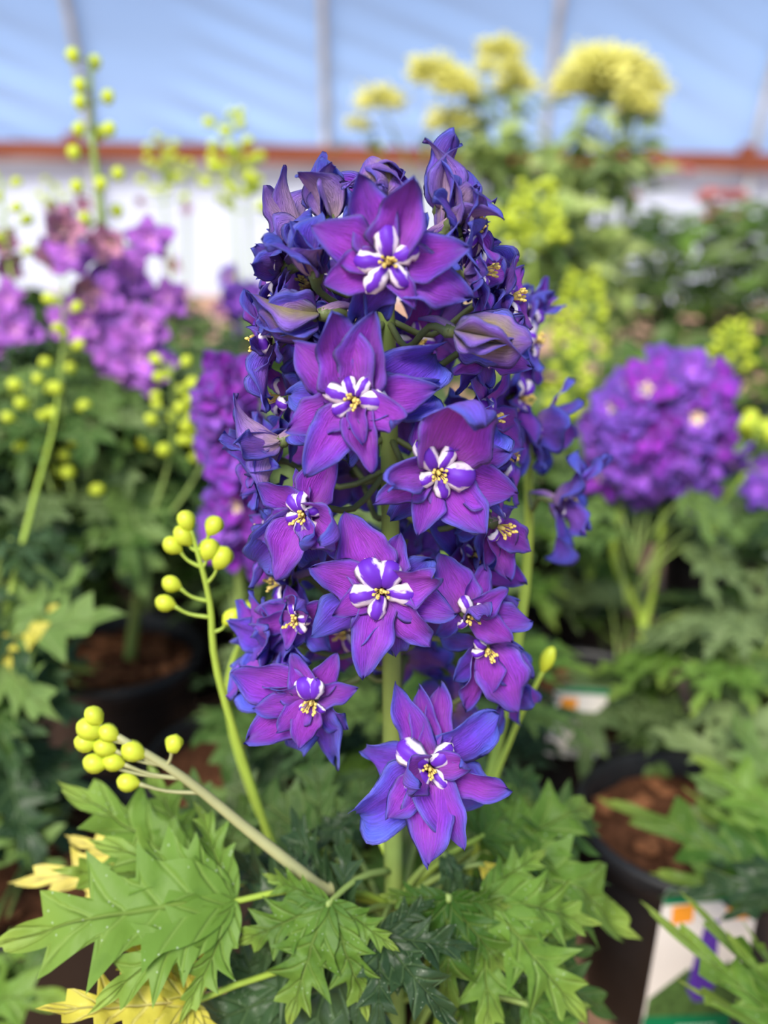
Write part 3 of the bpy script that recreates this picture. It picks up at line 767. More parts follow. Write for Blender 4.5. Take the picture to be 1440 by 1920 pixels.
# leaves of the main plant: base pixel, distance, tip pixel, distance, kind, variant, up
UP = Vector((0, 0, 1)); TOW = Vector((0, -1, .0))
ML = [
 ((440, 1690), .365, (0, 1700), .33, 'leaf_lime', 5, V3(.1, 1, .75), 1.1),
 ((360, 1650), .40, (143, 1443), .41, 'leaf_lime', 2, V3(.4, 1, .6), 1.0),
 ((400, 1640), .44, (350, 1440), .47, 'leaf_mid', 3, V3(0, .6, 1), 1.1),
 ((360, 1880), .34, (110, 1890), .31, 'leaf_yellow', 1, V3(0, 1, .6), 1.15),
 ((300, 1640), .42, (20, 1628), .40, 'leaf_yellow', 2, V3(0, 1, .7), .7),
 ((620, 1690), .355, (520, 1935), .325, 'leaf_lime', 3, V3(-.3, .7, 1), 1.1),
 ((600, 1680), .37, (430, 1830), .36, 'leaf_dark', 0, V3(-.1, 1, .7), 1.0),
 ((650, 1740), .36, (330, 1900), .36, 'leaf_dark', 1, V3(0, 1, .9), 1.1),
 ((712, 1750), .35, (850, 1940), .315, 'leaf_dark', 0, V3(.1, .8, 1), 1.0),
 ((700, 1760), .36, (600, 1960), .33, 'leaf_dark', 2, V3(0, .8, 1), 1.0),
 ((840, 1680), .37, (830, 1930), .335, 'leaf_lime', 0, V3(.1, .7, 1), 1.0),
 ((900, 1680), .38, (1120, 1930), .345, 'leaf_lime', 3, V3(.3, .8, 1), .95),
 ((880, 1700), .39, (1020, 1930), .36, 'leaf_dark', 1, V3(.2, .8, 1), 1.0),
 ((905, 1600), .42, (1245, 1715), .42, 'leaf_lime', 0, V3(0, 1, .55), 1.0),
 ((930, 1560), .45, (1180, 1475), .50, 'leaf_mid', 2, V3(0, 1, .6), 1.0),
 ((900, 1570), .42, (1020, 1480), .47, 'leaf_lime', 3, V3(0, 1, .8), 1.2),
 ((830, 1600), .395, (900, 1740), .37, 'leaf_dark', 2, V3(.4, .8, .7), .6),
 ((900, 1620), .40, (1030, 1730), .38, 'leaf_yellow', 2, V3(.3, .9, .7), .55),
 ((680, 1520), .42, (545, 1600), .40, 'leaf_dark', 2, V3(-.2, 1, .4), .6),
 ((600, 1580), .44, (430, 1450), .50, 'leaf_mid', 0, V3(0, .9, .8), 1.1),
 ((640, 1560), .46, (560, 1440), .52, 'leaf_mid', 1, V3(0, .8, 1), 1.1),
 ((640, 1620), .43, (540, 1760), .42, 'leaf_mid', 0, V3(0, .9, .8), 1.0),
 ((820, 1620), .45, (940, 1760), .43, 'leaf_mid', 0, V3(0, .9, .8), 1.0),
 ((800, 1520), .48, (960, 1400), .55, 'leaf_mid', 3, V3(0, .9, .7), 1.1),
 ((960, 1800), .40, (1180, 1900), .38, 'leaf_mid', 2, V3(.1, 1, .7), 1.0),
 ((980, 1880), .37, (1140, 1990), .35, 'leaf_lime', 2, V3(.1, 1, .7), 1.0),
 ((540, 1850), .36, (300, 1980), .34, 'leaf_dark', 0, V3(0, 1, .8), 1.1),
 ((480, 1560), .47, (330, 1500), .50, 'leaf_grey', 0, V3(0, 1, .8), 1.1),
 ((420, 1620), .42, (560, 1650), .40, 'leaf_dark', 2, V3(0, 1, .6), .7),
]
for i, (b, yb, t, yt, mt, var, up, wd) in enumerate(ML):
    B = aty(b[0], b[1], yb); Tt = aty(t[0], t[1], yt)
    s_ = stem_at(max(SOILZ + .01, B.z - .03))
    put_leaf(main, B, Tt, up, mt, var, s_, wd, 500 + i, petiole='stem' if i % 3 else 'stem_lime', pr=.0015)
mound(main, MX, MY, 22, .10, SOILZ + .02, .30, .085, ['leaf_mid', 'leaf_dark', 'leaf_lime'], 77, skip=lambda q: q.y < MY and abs(px_of(q)[0] - 742) < 75)

# ------------------------------------------------------------------ neighbours
def bg_flower_mesh(name, seed, front, back, eye, n1=5, n2=4, op=12, L=1.0):
    r_ = random.Random(seed); m = MB(); mats = [front, back, eye, M['stem_dark']]
    Z = Vector((0, 0, 1))
    for k_ in range(n1 + n2):
        inner = k_ >= n1; a = 2 * math.pi * (k_ + (.5 if inner else 0)) / (n2 if inner else n1) + r_.uniform(-.2, .2)
        rad = Vector((math.cos(a), math.sin(a), 0)); o_ = R(op + (22 if inner else 0) + r_.uniform(-9, 9)); d = rad * math.cos(o_) + Z * math.sin(o_)
        s_ = L * (.8 if inner else 1) * r_.uniform(.88, 1.1)
        m.merge(LOWP[r_.randrange(len(LOWP))], basis(Vector((0, 0, .02 * inner)), d, Z - d * Z.dot(d) + rad * -.01, s_ * 1.35, s_, s_), [0, 1])
    for k_ in range(5):
        a = k_ * 1.257 + .3; rad = Vector((math.cos(a), math.sin(a), 0)); m.merge(LOWP[0], basis(Vector((0, 0, .05)), rad * .6 + Z * .5, Z, .34, .34, .34), [2, 2])
    m.tube([(0, 0, -.3), (0, 0, -.1), (0, 0, 0)], [.03, .07, .10], 6, 3)
    return m.mesh(name, mats)
LOWP = [petal_mesh('low_petal', 700 + i, W=.55, nu=6, nv=4, a0=.2, a1=-.3, cup=.35, ruffle=.09, thick=.02) for i in range(5)]
def pm(nm, a, b, c): return petal_mat(nm, s2l(a), s2l(b), s2l(c), None, .8, .1, .18)
M['pp'] = pm('petal_orchid', (222, 128, 246), (206, 122, 246), (176, 130, 244)); M['ppb'] = pm('petal_orchid_back', (212, 158, 216), (196, 140, 222), (166, 130, 224))
M['pk'] = pm('petal_pink', (232, 166, 190), (220, 150, 196), (200, 150, 205)); M['pd'] = pm('petal_deep', (176, 50, 212), (148, 52, 212), (110, 76, 222))
M['pv'] = pm('petal_violet', (172, 92, 230), (142, 84, 226), (116, 100, 234)); M['coral'] = pm('petal_coral', (240, 140, 140), (236, 150, 146), (244, 176, 168))
M['eye_w'] = plain('eye_pale', (240, 214, 190), .6, .3, .2); M['eye_v'] = plain('eye_lilac', (176, 110, 226), .6, .3, .2); M['eye_p'] = plain('eye_pink', (214, 150, 220), .6, .3, .2)
BGF = {
 'orchid': [bg_flower_mesh('flower', 10 + i, M['pp'], M['ppb'], M['eye_p']) for i in range(3)],
 'pink': [bg_flower_mesh('flower', 20 + i, M['pk'], M['ppb'], M['eye_w'], 5, 2, 40) for i in range(2)],
 'deep': [bg_flower_mesh('flower', 30 + i, M['pd'], M['pd'], M['eye_v'] if i else M['eye_w']) for i in range(3)],
 'violet': [bg_flower_mesh('flower', 40 + i, M['pv'], M['pv'], M['eye_v'] if i else M['eye_w'], 6, 5) for i in range(3)],
 'coral': [bg_flower_mesh('flower', 50 + i, M['coral'], M['coral'], M['eye_w'], 7, 7, 25) for i in range(2)],
 'white': [bg_flower_mesh('flower', 60, M['eye_w'], M['eye_w'], M['eye_p'], 5, 2, 40)],
}
def bgf(root, c, kind, size, n, stem_pt=None, seed=0):
    r_ = random.Random(seed); n = n.normalized(); ref = n.orthogonal().normalized()
    q = Matrix.Rotation(r_.uniform(0, 6.28), 3, n) @ ref
    link('flower', r_.choice(BGF[kind]), basis(c, q, n, size, size, size), root)
    if stem_pt is not None:
        m = MB(); m.tube([stem_pt, stem_pt.lerp(c, .5) + Vector((0, 0, -.006)), c - n * size * .25], [.0014, .0012, .0011], 5)
        link('flower_stalk', m.mesh('flower_stalk', [M['stem']]), Matrix.Identity(4), root)
def face_cam(c, r_=None, k=.5):
    v = (CAM - c).normalized()
    if r_: v = v + Vector((r_.uniform(-k, k), 0, r_.uniform(-k * .6, k * .6)))
    return v
def bud_spike(root, pts, n, rad, size, seed, f0=.3, me=None, mat='stem_lime', r0=.003):
    """A spike of closed buds around a stem."""
    r_ = random.Random(seed); s_, c = stalk(root, pts, r0, r0 * .4, mat, 'bud_spike', 24)
    for i in range(n):
        f = f0 + (1 - f0) * (i + .5) / n; p = c[min(23, int(f * 23))].lerp(c[min(23, int(f * 23) + 1)], (f * 23) % 1)
        a = i * 2.4 + r_.uniform(-.4, .4); k_ = (1 - .55 * (f - f0) / (1 - f0)); d = Vector((math.cos(a), math.sin(a), r_.uniform(.2, .6)))
        b = p + d * rad * k_
        m = MB(); m.tube([p, b], [.0009, .0008], 4); link('bud_stalk', m.mesh('bud_stalk', [M[mat]]), Matrix.Identity(4), s_)
        z = size * (.6 + .4 * k_) * r_.uniform(.85, 1.15); dn = d.normalized()
        link('bud', me or BUD, basis(b + dn * z, dn.orthogonal(), dn, z, z, z * 1.1), s_)
    return s_
def base_of(px, py): p = atz(px, py, .185); return p.x, p.y
MIX = ['leaf_mid', 'leaf_dark', 'leaf_grey']

# left: orchid-flowered plant whose pot with bare soil shows
lx, ly = base_of(215, 1222)
p = potted('potted_delphinium', lx, ly, 'orchid-purple delphinium with a tall budding tip, its soil-filled black pot showing at left', 'delphinium', 46, 2)
_, c = stalk(p, [Vector((lx + .015, ly, SOILZ)), aty(268, 980, ly), aty(215, 700, ly), aty(192, 420, ly), aty(172, 250, ly)], .0068, .003, 'stem', 'stem', 30)
stalk(p, [aty(172, 250, ly), aty(170, 106, ly)], .003, .0014, 'stem', 'stem_tip', 6)
for i, (x, y, k_, s_) in enumerate([(110, 430, 'pink', 44), (140, 480, 'orchid', 46), (215, 510, 'orchid', 52), (285, 450, 'orchid', 40), (165, 600, 'orchid', 54), (240, 580, 'orchid', 58), (255, 668, 'orchid', 66), (205, 450, 'pink', 40), (130, 600, 'orchid', 40), (270, 610, 'orchid', 48), (185, 560, 'orchid', 50), (240, 520, 'orchid', 46), (275, 700, 'orchid', 44), (230, 700, 'orchid', 44),
                                 (320, 560, 'orchid', 40), (150, 540, 'pink', 42), (215, 640, 'orchid', 50), (100, 480, 'pink', 40)]):
    q = aty(x, y, ly - .05 + .03 * (i % 3)); bgf(p, q, k_, 1.15 * s_ / FPX * (q - CAM).length, face_cam(q, random.Random(i)), min(c, key=lambda a: (a - q).length), 200 + i)
for i, (x, y) in enumerate([(137, 104), (178, 117), (150, 160), (203, 182), (150, 192), (149, 242), (206, 242), (189, 248), (139, 286), (222, 326), (145, 350), (220, 395), (190, 345), (160, 410)]):
    q = aty(x, y, ly + (.01 if i % 2 else -.01)); a = aty(170 + (y - 100) * .05, y + 14, ly)
    m = MB(); m.tube([a, q], [.001, .0009], 4); link('bud_stalk', m.mesh('bud_stalk', [M['stem']]), Matrix.Identity(4), p)
    k_ = .0062; link('bud', BUD, basis(q, Vector((1, 0, 0)), Vector((0, 0, 1)), k_, k_, k_), p)
POTGAP = lambda q: 150 < px_of(q)[0] < 470 and 1085 < px_of(q)[1] < 1480
mound(p, lx, ly, 60, .20, .36, .52, .115, MIX, 3, stalks=False, skip=POTGAP)
mound(p, lx - .06, ly + .05, 14, .16, .20, .36, .10, ['leaf_dark', 'leaf_mid'], 4, skip=POTGAP)

for i, (pts, n_, f0, rad, sz) in enumerate([([(250, 1000), (318, 860), (322, 680)], 18, .62, .022, .006), ([(260, 1000), (385, 860), (378, 740)], 12, .66, .018, .0068), ([(160, 1000), (120, 820), (118, 560)], 18, .50, .018, .0056), ([(150, 1000), (70, 840), (62, 690)], 12, .60, .02, .006)]):
    bud_spike(p, [Vector((lx, ly, .45))] + [aty(a_, b_, ly - .10) for a_, b_ in pts], n_, rad, sz, 600 + i, f0, BUD, 'stem', .0026)
# near left plant, mostly dark leaves
x, y = base_of(62, 1600)
p = potted('potted_delphinium', x, y, 'dark-leaved delphinium without flowers in the black pot at the lower left edge', 'delphinium', 24, 3)
skipf = lambda q: px_of(q)[0] > 205 and px_of(q)[1] > 1120
mound(p, x - .06, y + .10, 44, .17, .20, .42, .105, ['leaf_dark', 'leaf_mid', 'leaf_dark'], 13, skip=lambda q: px_of(q)[0] > (195 if px_of(q)[1] < 1480 else 130))
stalk(p, [Vector((x - .04, y, SOILZ)), aty(5, 1200, y + .05), aty(60, 950, y + .12), aty(100, 800, y + .2), aty(118, 640, y + .26)], .003, .001, 'stem_lime', 'stem', 20)
for i, (b, t, mt) in enumerate([((-60, 1880), (110, 1850), 'leaf_lime'), ((-40, 1960), (40, 1800), 'leaf_mid'), ((-30, 1480), (150, 1560), 'leaf_dark'), ((-20, 1220), (190, 1130), 'leaf_mid'), ((30, 1170), (85, 1205), 'leaf_yellow')]):
    put_leaf(p, aty(b[0], b[1], .50 if b[1] > 1800 else .66), aty(t[0], t[1], .48 if b[1] > 1800 else .62), V3(0, 1, .7), mt, i % 4, Vector((x, y, SOILZ + .02)), 1, 900 + i)

# deep purple spike just behind the main one at left
x, y = base_of(470, 1432)
p = potted('potted_delphinium', x, y, 'deep magenta-purple delphinium spike just behind the main one, partly hidden at its left', 'delphinium', 0, 4)
_, c = stalk(p, [Vector((x, y, SOILZ)), aty(450, 1100, .68), aty(445, 850, .68), aty(415, 690, .68)], .005, .002, 'stem', 'stem', 24)
r_ = random.Random(5)
for i in range(26):
    f = i / 25; yy = 700 + 340 * f; xx = 412 + 40 * f + r_.uniform(-30, 42) * (.5 + .6 * f); xx = max(xx, 395)
    if i == 0: xx, yy = 405, 712
    q = aty(xx, yy, .64 + .04 * r_.random()); bgf(p, q, 'deep' if r_.random() < .8 else 'violet', .024, face_cam(q, r_, .8), min(c, key=lambda a: (a - q).length), 300 + i)
mound(p, x, y, 34, .13, .20, .36, .09, MIX, 23, skip=lambda q: px_of(q)[0] < 385)

# near right plant, the one whose tag hangs on the rim
rx, ry = base_of(1300, 1535)
p = potted('potted_delphinium', rx, ry, 'leafy delphinium in the black pot with the picture tag, at the lower right', 'delphinium', 30, 5)
for i, (b, yb, t, yt, mt, var, wd) in enumerate([((1500, 1690), .52, (1195, 1470), .55, 'leaf_lime', 2, .62), ((1520, 1600), .54, (1330, 1380), .60, 'leaf_lime', 2, .9), ((1500, 1655), .52, (1290, 1650), .50, 'leaf_dark', 2, .55),
        ((1480, 1560), .58, (1380, 1330), .62, 'leaf_mid', 0, 1.0), ((1500, 1480), .62, (1230, 1350), .66, 'leaf_grey', 1, 1.0), ((1440, 1560), .60, (1450, 1400), .62, 'leaf_mid', 3, 1),
        ((1490, 1500), .60, (1300, 1480), .62, 'leaf_lime', 0, .8)]):
    put_leaf(p, aty(*b, yb), aty(*t, yt), V3(-.1, 1, .7), mt, var, Vector((rx + .02, ry, SOILZ + .01)), wd, 950 + i)
mound(p, rx + .06, ry + .07, 22, .14, .22, .36, .09, ['leaf_mid', 'leaf_grey', 'leaf_lime'], 33, skip=lambda q: px_of(q)[0] < 1300 and px_of(q)[1] > 1420)

# right: plant with the round violet head
x, y = base_of(1100, 1305)
p = potted('potted_delphinium', x, y, 'delphinium with one round violet flower head over a grey-green leaf mound at right', 'delphinium', 12, 6)
hy = .93
_, c = stalk(p, [Vector((x + .03, y, SOILZ)), aty(1205, 1180, hy), aty(1150, 1040, hy), aty(1180, 900, hy), aty(1230, 720, hy)], .005, .0025, 'stem_lime', 'stem', 24)
_, c2 = stalk(p, [Vector((x + .035, y, SOILZ)), aty(1212, 1160, hy), aty(1240, 1000, hy), aty(1250, 760, hy)], .0045, .0025, 'stem_lime', 'stem', 24)
r_ = random.Random(9)
spots = [(1205, 930), (1235, 680), (1180, 720)]
for k_ in range(300):
    if len(spots) >= 40: break
    a = r_.uniform(0, 6.28); q = math.sqrt(r_.random()) * r_.uniform(.9, 1.1); cxy = (1240 + 122 * q * math.cos(a) * (1 + .06 * math.sin(3 * a)), 800 + 130 * q * math.sin(a) * (1 + .08 * math.cos(2 * a)))
    if all((cxy[0] - s_[0]) ** 2 + (cxy[1] - s_[1]) ** 2 > 36 ** 2 for s_ in spots): spots.append(cxy)
for i, (a, b) in enumerate(spots):
    rr = min(1, math.hypot((a - 1240) / 130, (b - 800) / 145)); q = aty(a, b, hy - .055 * math.sqrt(1 - rr * rr))
    n = (q - aty(1240, 800, hy)).normalized() * 1.0 + face_cam(q) * .8
    bgf(p, q, 'violet' if r_.random() < .7 else 'deep', r_.uniform(.022, .034), n + Vector((r_.uniform(-.6, .6), 0, r_.uniform(-.6, .6))), min(c + c2, key=lambda t: (t - q).length), 400 + i)
mound(p, x + .04, y + .02, 40, .19, .21, .40, .11, ['leaf_grey', 'leaf_mid', 'leaf_grey'], 43, skip=lambda q: px_of(q)[0] < 1000)
mound(p, x + .22, y + .03, 26, .17, .22, .38, .10, ['leaf_grey', 'leaf_mid', 'leaf_dark'], 44)

# bottom right corner plant
x, y = base_of(1690, 2030)
p = potted('potted_delphinium', x, y, 'lime-leaved delphinium in the black pot at the bottom right corner', 'delphinium', 22, 7)
for i, (b, yb, t, yt, var, wd) in enumerate([((1520, 1965), .40, (1302, 1776), .39, 2, .40), ((1525, 1940), .41, (1356, 1740), .41, 2, .34), ((1600, 1900), .40, (1470, 1760), .42, 0, 1)]):
    put_leaf(p, aty(*b, yb), aty(*t, yt), V3(-.2, .8, 1), 'leaf_lime', var, Vector((x, y, SOILZ + .01)), wd, 980 + i)

# picture tag hanging on the rim of the near right pot
def build_tag(label, tl, tr, y_, wid, hgt, rz, tilt, detail=True):
    o = thing('plant_tag', tl, label, 'plant tag')
    k = lambda nm, c: plain(nm, c, .45, .4, 0, .04, 20)
    if 'tw' not in M:
        M['tw'] = k('tag_white', (222, 214, 206)); M['tg'] = k('tag_green', (12, 112, 70)); M['to'] = k('tag_orange', (236, 150, 44)); M['tp'] = plain('tag_purple_print', (84, 50, 150), .45, .4, 0, .5, 260)
        M['tf'] = plain('tag_foliage_print', (70, 96, 48), .45, .4, 0, .6, 160); M['tk'] = k('tag_dark_print', (90, 86, 84)); M['tl'] = k('tag_light_print', (170, 205, 180))
    W0 = Matrix.Translation(tl) @ Matrix.Rotation(rz, 4, 'Z') @ Matrix.Rotation(tilt, 4, 'X') @ Matrix.Rotation(R(6), 4, 'Y')
    def card(nm, pts, mat, lift):
        m = MB(); n = len(pts); t = .0004
        f = [(a * wid, -lift, -b * hgt) for a, b in pts]; bk = [(a * wid, -lift + t, -b * hgt) for a, b in pts]
        m.add(f + bk, [tuple(range(n)), tuple(reversed(range(n, 2 * n)))] + [(i, i + n, (i + 1) % n + n, (i + 1) % n) for i in range(n)])
        link(nm, m.mesh(nm, [M[mat]], False), W0, o)
    card('card', [(0, .03), (.03, 0), (.97, 0), (1, .03), (1, 1), (0, 1)], 'tw', 0)
    card('green_band', [(0.0, .03), (.03, 0), (.97, 0), (1, .03), (1, .085), (0, .085)], 'tg', .0006)
    if detail:
        card('orange_patch', [(.10, .10), (.32, .09), (.33, .19), (.12, .20)], 'to', .0006); card('orange_patch', [(.66, .08), (.92, .08), (.91, .20), (.68, .19)], 'to', .0006)
        card('foliage_print', [(.02, .62), (.2, .54), (.38, .46), (.55, .52), (.8, .44), (.98, .5), (1, .76), (.02, .76)], 'tf', .0006)
        card('flower_print', [(.47, .20), (.60, .19), (.64, .32), (.66, .45), (.70, .56), (.62, .66), (.5, .66), (.40, .58), (.42, .42)], 'tp', .0010)
        card('green_band', [(0, .72), (1, .76), (1, .86), (0, .82)], 'tg', .0012)
        for i in range(8): a = .36 + i * .055; card('lettering', [(a, .79 + .002 * i), (a + .03, .79 + .002 * i), (a + .03, .81 + .002 * i), (a, .81 + .002 * i)], 'tl', .0016)
        for i in range(5): a = .28 + i * .10; card('lettering', [(a, .90), (a + .07, .905), (a + .07, .945), (a, .94)], 'tk', .0008)
    else:
        card('orange_patch', [(.15, .16), (.45, .16), (.45, .30), (.15, .30)], 'to', .0006)
    return o
tl = aty(1248, 1668, ry - .108)
build_tag('white picture tag with orange patches and purple flower on the lower right pot', tl, None, 0, .082, .15, R(14), R(-6))
tl2 = aty(1042, 1285, .76)
build_tag('small blurred white tag with green top beside the grey-green mound', tl2, None, 0, .05, .07, R(4), R(-5), False)
# ------------------------------------------------------------------ further back, left
def spike_plant(px, yy, label, stems, leaves, lz=(.20, .42), lsize=.10, mats=MIX, seed=0, spread=.18, cat='delphinium', xoff=0):
    """stems: list of (base->top pixel list, flowers [(x,y,kind,pxsize)], buds (n, f0, rad, size) or None)"""
    b = aty(px, 900, yy); x = b.x
    p = potted('potted_delphinium', x, yy, label, cat, 0, seed)
    for si, (pts, fls, bd) in enumerate(stems):
        P3 = [Vector((x + .01 * si - .01, yy, SOILZ))] + [aty(a, b_, yy + .02 * (si - 1)) for a, b_ in pts]
        if bd:
            bud_spike(p, P3, bd[0], bd[2], bd[3], seed * 10 + si, bd[1])
            c = bez(P3, 24)
        else: _, c = stalk(p, P3, .0045, .0018, 'stem', 'stem', 24)
        for i, (fx, fy, k_, s_) in enumerate(fls):
            q = aty(fx, fy, yy - .03 + .02 * (i % 3)); bgf(p, q, k_, s_ / FPX * (q - CAM).length, face_cam(q, random.Random(seed * 31 + i)), min(c, key=lambda a: (a - q).length), seed * 50 + i)
    mound(p, x + xoff, yy, leaves, spread, lz[0], lz[1], lsize, mats, seed * 3 + 1, stalks=False)
    return p
spike_plant(-90, 1.02, 'lilac-flowered delphinium cut by the left edge of the frame', [([(30, 700), (15, 480), (0, 330)], [(30, 620, 'orchid', 56), (12, 655, 'orchid', 50), (10, 500, 'pink', 44), (20, 560, 'orchid', 40), (5, 460, 'pink', 36)], (10, .62, .02, .0060)),
            ([(60, 1000), (100, 820), (130, 560)], [], (26, .35, .018, .0066))], 44, (.22, .50), .11, MIX, 41, .2)
spike_plant(330, 1.22, 'delphinium in green bud with a few yellowish buds, behind the soil-filled pot', [([(310, 950), (320, 800), (325, 690)], [], (30, .55, .028, .0075)), ([(375, 900), (380, 760)], [], (12, .5, .024, .0075)), ([(90, 850), (80, 700)], [(80, 760, 'white', 26)], (24, .55, .03, .008))],
            46, (.22, .46), .11, MIX, 42, .2)
spike_plant(300, 1.62, 'thin-stemmed pink delphinium with green buds before the white plastic skirt', [([(320, 560), (308, 400), (305, 262)], [(335, 560, 'pink', 34), (290, 560, 'pink', 30), (320, 500, 'pink', 22), (345, 600, 'pink', 32)], (16, .70, .03, .0075)),
            ([(345, 650), (350, 400), (330, 300)], [(350, 395, 'pink', 16), (262, 380, 'pink', 14)], (8, .75, .025, .007))], 40, (.22, .48), .12, MIX, 43, .25)
spike_plant(470, 1.42, 'violet delphinium with a budding tip beside the left flank of the main spike', [([(450, 620), (440, 400), (424, 215)], [(440, 560, 'violet', 40), (455, 600, 'violet', 38), (430, 520, 'violet', 28), (470, 545, 'violet', 30), (420, 580, 'pink', 26), (395, 610, 'white', 26)], (20, .66, .034, .0085)),
            ([(470, 620), (465, 420), (455, 290)], [], (10, .65, .03, .008))], 40, (.22, .48), .12, MIX, 44, .22)
spike_plant(50, 1.5, 'pale pink delphinium behind the orchid-purple one', [([(120, 600), (100, 450), (98, 340)], [(150, 420, 'pink', 30), (110, 400, 'pink', 28), (160, 380, 'pink', 24)], (8, .75, .02, .006))], 46, (.22, .50), .12, MIX, 45, .28)
# right of the main spike: lime bud spikes
spike_plant(1010, 1.42, 'lime-green bud spikes rising close behind the right flank of the main spike', [([(1000, 600), (1000, 460), (1005, 350)], [(940, 540, 'white', 30)], (40, .62, .036, .0068)), ([(960, 620), (955, 480), (950, 400)], [], (26, .62, .03, .0062)), ([(1060, 800), (1085, 640), (1095, 520)], [], (44, .58, .034, .007))],
            40, (.22, .42), .11, ['leaf_lime', 'leaf_mid', 'leaf_grey'], 46, .2)
spike_plant(1075, 1.2, 'lime-green bud spike between the main spike and the round violet head', [([(1060, 900), (1062, 800), (1070, 640)], [], (34, .6, .028, .006)), ([(1020, 900), (1030, 780)], [], (20, .55, .025, .007))], 40, (.22, .42), .11, ['leaf_lime', 'leaf_mid', 'leaf_grey'], 47, .2)
spike_plant(1375, 1.35, 'lime-green bud spike standing above the round violet head at right', [([(1360, 800), (1365, 700), (1380, 610)], [], (30, .66, .026, .0058))], 36, (.20, .36), .10, ['leaf_mid', 'leaf_grey'], 48, .2)
spike_plant(1500, 1.0, 'delphinium at the right edge with round lime buds and a few violet flowers', [([(1340, 1000), (1400, 880), (1420, 790)], [(1425, 920, 'violet', 40), (1440, 880, 'violet', 36)], (0, .6, .03, .009)), ([(1440, 900), (1430, 800)], [], (7, .7, .02, .0095))], 24, (.2, .36), .10, ['leaf_grey', 'leaf_mid'], 49, .16)

# ------------------------------------------------------------------ pale yellow meadow-rue, coral bushes, and green plants at the back
def puff_mesh(seed, n=170):
    r_ = random.Random(seed); m = MB()
    for i in range(n):
        z = r_.uniform(-.5, 1); a = r_.uniform(0, 6.28); q = math.sqrt(max(0, 1 - z * z)); d = Vector((q * math.cos(a) * 1.15, q * math.sin(a) * 1.15, z * .8)); L = r_.uniform(.7, 1.05)
        o = Vector((r_.uniform(-.3, .3), r_.uniform(-.3, .3), r_.uniform(-.1, .1)))
        m.tube([o, o * .7 + d * L * .8, o * .7 + d * L], [.02, .035, .06], 3, 0)
    return m.mesh('flower_head', [M['puff']])
M['puff'] = plain('meadow_rue_yellow', (255, 248, 150), .7, .2, .35, .12, 60)
PUFF = [puff_mesh(i) for i in range(3)]
M['fern'] = leaf_mat('leaf_meadow', s2l((142, 164, 84)), s2l((186, 202, 128)), s2l((160, 180, 120)), .35, 0)
SIMPLE['fern'] = [simple_leaf('leaf_meadow', M['fern'], .5, .2 + .1 * i, 30 + i) for i in range(3)]
def meadow_rue(yy, px, label, heads, leafboxes, seed):
    b = aty(px, 900, yy); p = potted('potted_meadow_rue', b.x, yy, label, 'meadow-rue', 0, seed); r_ = random.Random(seed)
    stems = []
    for i, (x, y, s_) in enumerate(heads):
        q = aty(x, y, yy + r_.uniform(-.06, .06)); mid = aty(px + (x - px) * .55, y + (560 - y) * .55 + 30, yy)
        _, c = stalk(p, [Vector((b.x + r_.uniform(-.03, .03), yy, SOILZ)), mid, q], .0035, .0016, 'stem', 'stem', 14); stems.append(c)
        k_ = 1.2 * s_ / FPX * (q - CAM).length; link('flower_head', r_.choice(PUFF), basis(q, Vector((r_.uniform(-1, 1), 1, 0)), Vector((0, 0, 1)), k_, k_, k_), p)
    for (x0, y0, x1, y1, n, ls) in leafboxes:
        for i in range(n):
            q = aty(r_.uniform(x0, x1), r_.uniform(y0, y1), yy + r_.uniform(-.12, .12)); a = r_.uniform(0, 6.28)
            d = Vector((math.cos(a), math.sin(a) * .7, r_.uniform(-.7, .5))).normalized() * ls * r_.uniform(.7, 1.3)
            put_leaf(p, q, q + d, Vector((r_.uniform(-.4, .4), -.5, 1)), r_.choice(('fern', 'fern', 'leaf_mid', 'leaf_grey')), None, None, 1, r_.randrange(9999), SIMPLE)
meadow_rue(2.05, 1130, 'pale yellow meadow-rue with the largest fluffy heads, right of the main spike', [(1130, 150, 58), (1085, 165, 40), (1170, 130, 40), (1190, 195, 32), (1218, 168, 28), (1205, 205, 26), (1120, 125, 44), (1150, 165, 40), (1200, 140, 28)],
           [(1075, 190, 1205, 340, 90, .06), (1030, 300, 1210, 470, 110, .07), (1040, 430, 1200, 620, 90, .08)], 61)
meadow_rue(2.0, 930, 'pale yellow meadow-rue with small spread-out heads, rising right behind the main spike tip', [(938, 98, 32), (815, 140, 40), (850, 160, 34), (912, 128, 18), (965, 160, 32), (712, 190, 34), (872, 170, 26), (845, 230, 36), (960, 128, 20), (670, 235, 18), (893, 195, 18)],
           [(800, 240, 880, 300, 16, .05), (880, 170, 1010, 300, 60, .06), (880, 270, 1060, 420, 100, .07), (900, 400, 1080, 600, 90, .08), (650, 240, 760, 280, 8, .04)], 62)
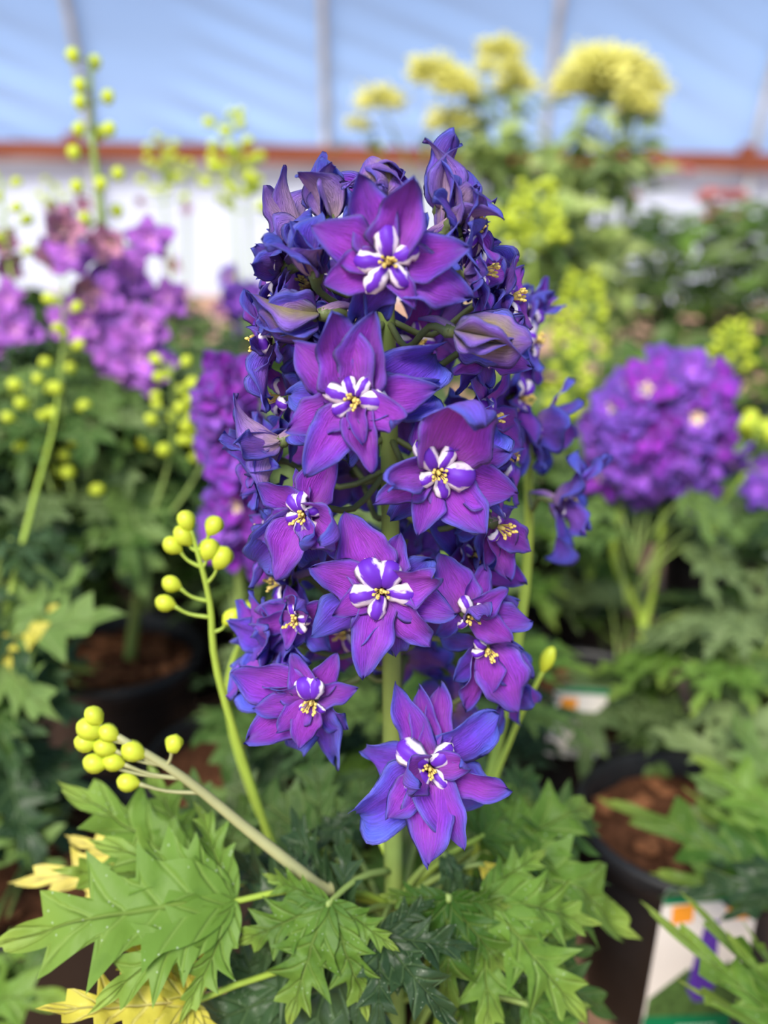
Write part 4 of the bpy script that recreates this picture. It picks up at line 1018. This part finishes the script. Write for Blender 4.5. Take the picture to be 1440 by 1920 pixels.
def bush(px, yy, label, x0, x1, y0, y1, n, flowers, seed, mats=('leaf_mid', 'leaf_grey', 'leaf_lime'), ls=.075, cat='bush', kind='coral'):
    b = aty(px, 900, yy); p = potted('potted_flowering_bush' if flowers else 'potted_leafy_plant', b.x, yy, label, cat, 0, seed); r_ = random.Random(seed)
    for i in range(10):
        q = aty(r_.uniform(x0 + 15, x1 - 15), r_.uniform(y0 + 20, y0 + 80), yy + r_.uniform(-.08, .08))
        stalk(p, [Vector((b.x + r_.uniform(-.04, .04), yy + r_.uniform(-.03, .03), SOILZ)), (Vector((b.x, yy, SOILZ)).lerp(q, .6)) + Vector((0, 0, .02)), q], .003, .0015, 'stem', 'stem', 10)
    for i in range(n):
        q = aty(r_.uniform(x0, x1), y0 + (y1 - y0) * r_.random(), yy + r_.uniform(-.14, .10)); a = r_.uniform(0, 6.28)
        d = Vector((math.cos(a), math.sin(a) * .7, r_.uniform(-.4, .7))).normalized() * ls * r_.uniform(.7, 1.3)
        put_leaf(p, q, q + d, Vector((r_.uniform(-.5, .5), -.5, 1)), r_.choice(mats), None, None, 1, r_.randrange(9999), SIMPLE)
    for i, (x, y, s_) in enumerate(flowers):
        q = aty(x, y, yy - .05); bgf(p, q, kind, s_ / FPX * (q - CAM).length, Vector((r_.uniform(-.3, .3), -.5, 1)), None, seed + i)
    return p
bush(1345, 2.2, 'green bush with the coral-pink flower cluster on top, at the right', 1240, 1440, 400, 700, 280, [(1330, 375, 26), (1358, 378, 28), (1345, 400, 22), (1370, 410, 26), (1340, 415, 24), (1385, 372, 20), (1315, 380, 18)], 71)
bush(1450, 2.0, 'green bush cut by the right edge of the frame', 1390, 1520, 380, 760, 180, [], 72)
bush(1225, 2.42, 'thin green bush with tiny coral-pink flowers left of the cluster', 1190, 1270, 420, 680, 150, [(1238, 412, 14), (1190, 372, 14), (1262, 322, 18), (1225, 318, 16), (1290, 325, 14)], 73)
bush(200, 2.1, 'leafy green plant far back on the left, under the pink flowers', 40, 330, 560, 860, 240, [], 74, ls=.09)
bush(470, 1.9, 'leafy green plant far back behind the deep purple spike', 340, 620, 600, 900, 220, [], 75, ls=.09)
bush(760, 1.8, 'leafy green plant straight behind the main spike', 620, 900, 640, 960, 180, [], 76, ls=.09)
bush(1150, 1.75, 'leafy green plant behind the round violet head', 1040, 1300, 640, 900, 160, [], 77, ls=.085)
bush(-20, 1.7, 'leafy green plant at the far left edge', -120, 110, 680, 980, 160, [], 78, ls=.09)
# low plants filling the row behind
for i, (px, yy, lab, n) in enumerate([(575, 1.06, 'low delphinium without flowers hidden behind the main spike', 40), (888, 1.05, 'low delphinium without flowers behind the right flank of the main spike', 40), (690, 1.3, 'low delphinium without flowers right of the bud plant', 40),
                                   (100, 1.3, 'low delphinium without flowers behind the soil-filled pot', 46), (880, .655, 'low delphinium without flowers directly behind the main pot', 34)]):
    q = aty(px, 900, yy); p = potted('potted_delphinium', q.x, yy, lab, 'delphinium', 0, 80 + i)
    mound(p, q.x, yy, n, .19, .2, .46 if yy > .9 else .34, .115 if yy > .9 else .09, ['leaf_mid', 'leaf_grey', 'leaf_lime', 'leaf_dark'], 300 + i, stalks=False, skip=lambda q: px_of(q)[0] > 985 and px_of(q)[1] > 1400)
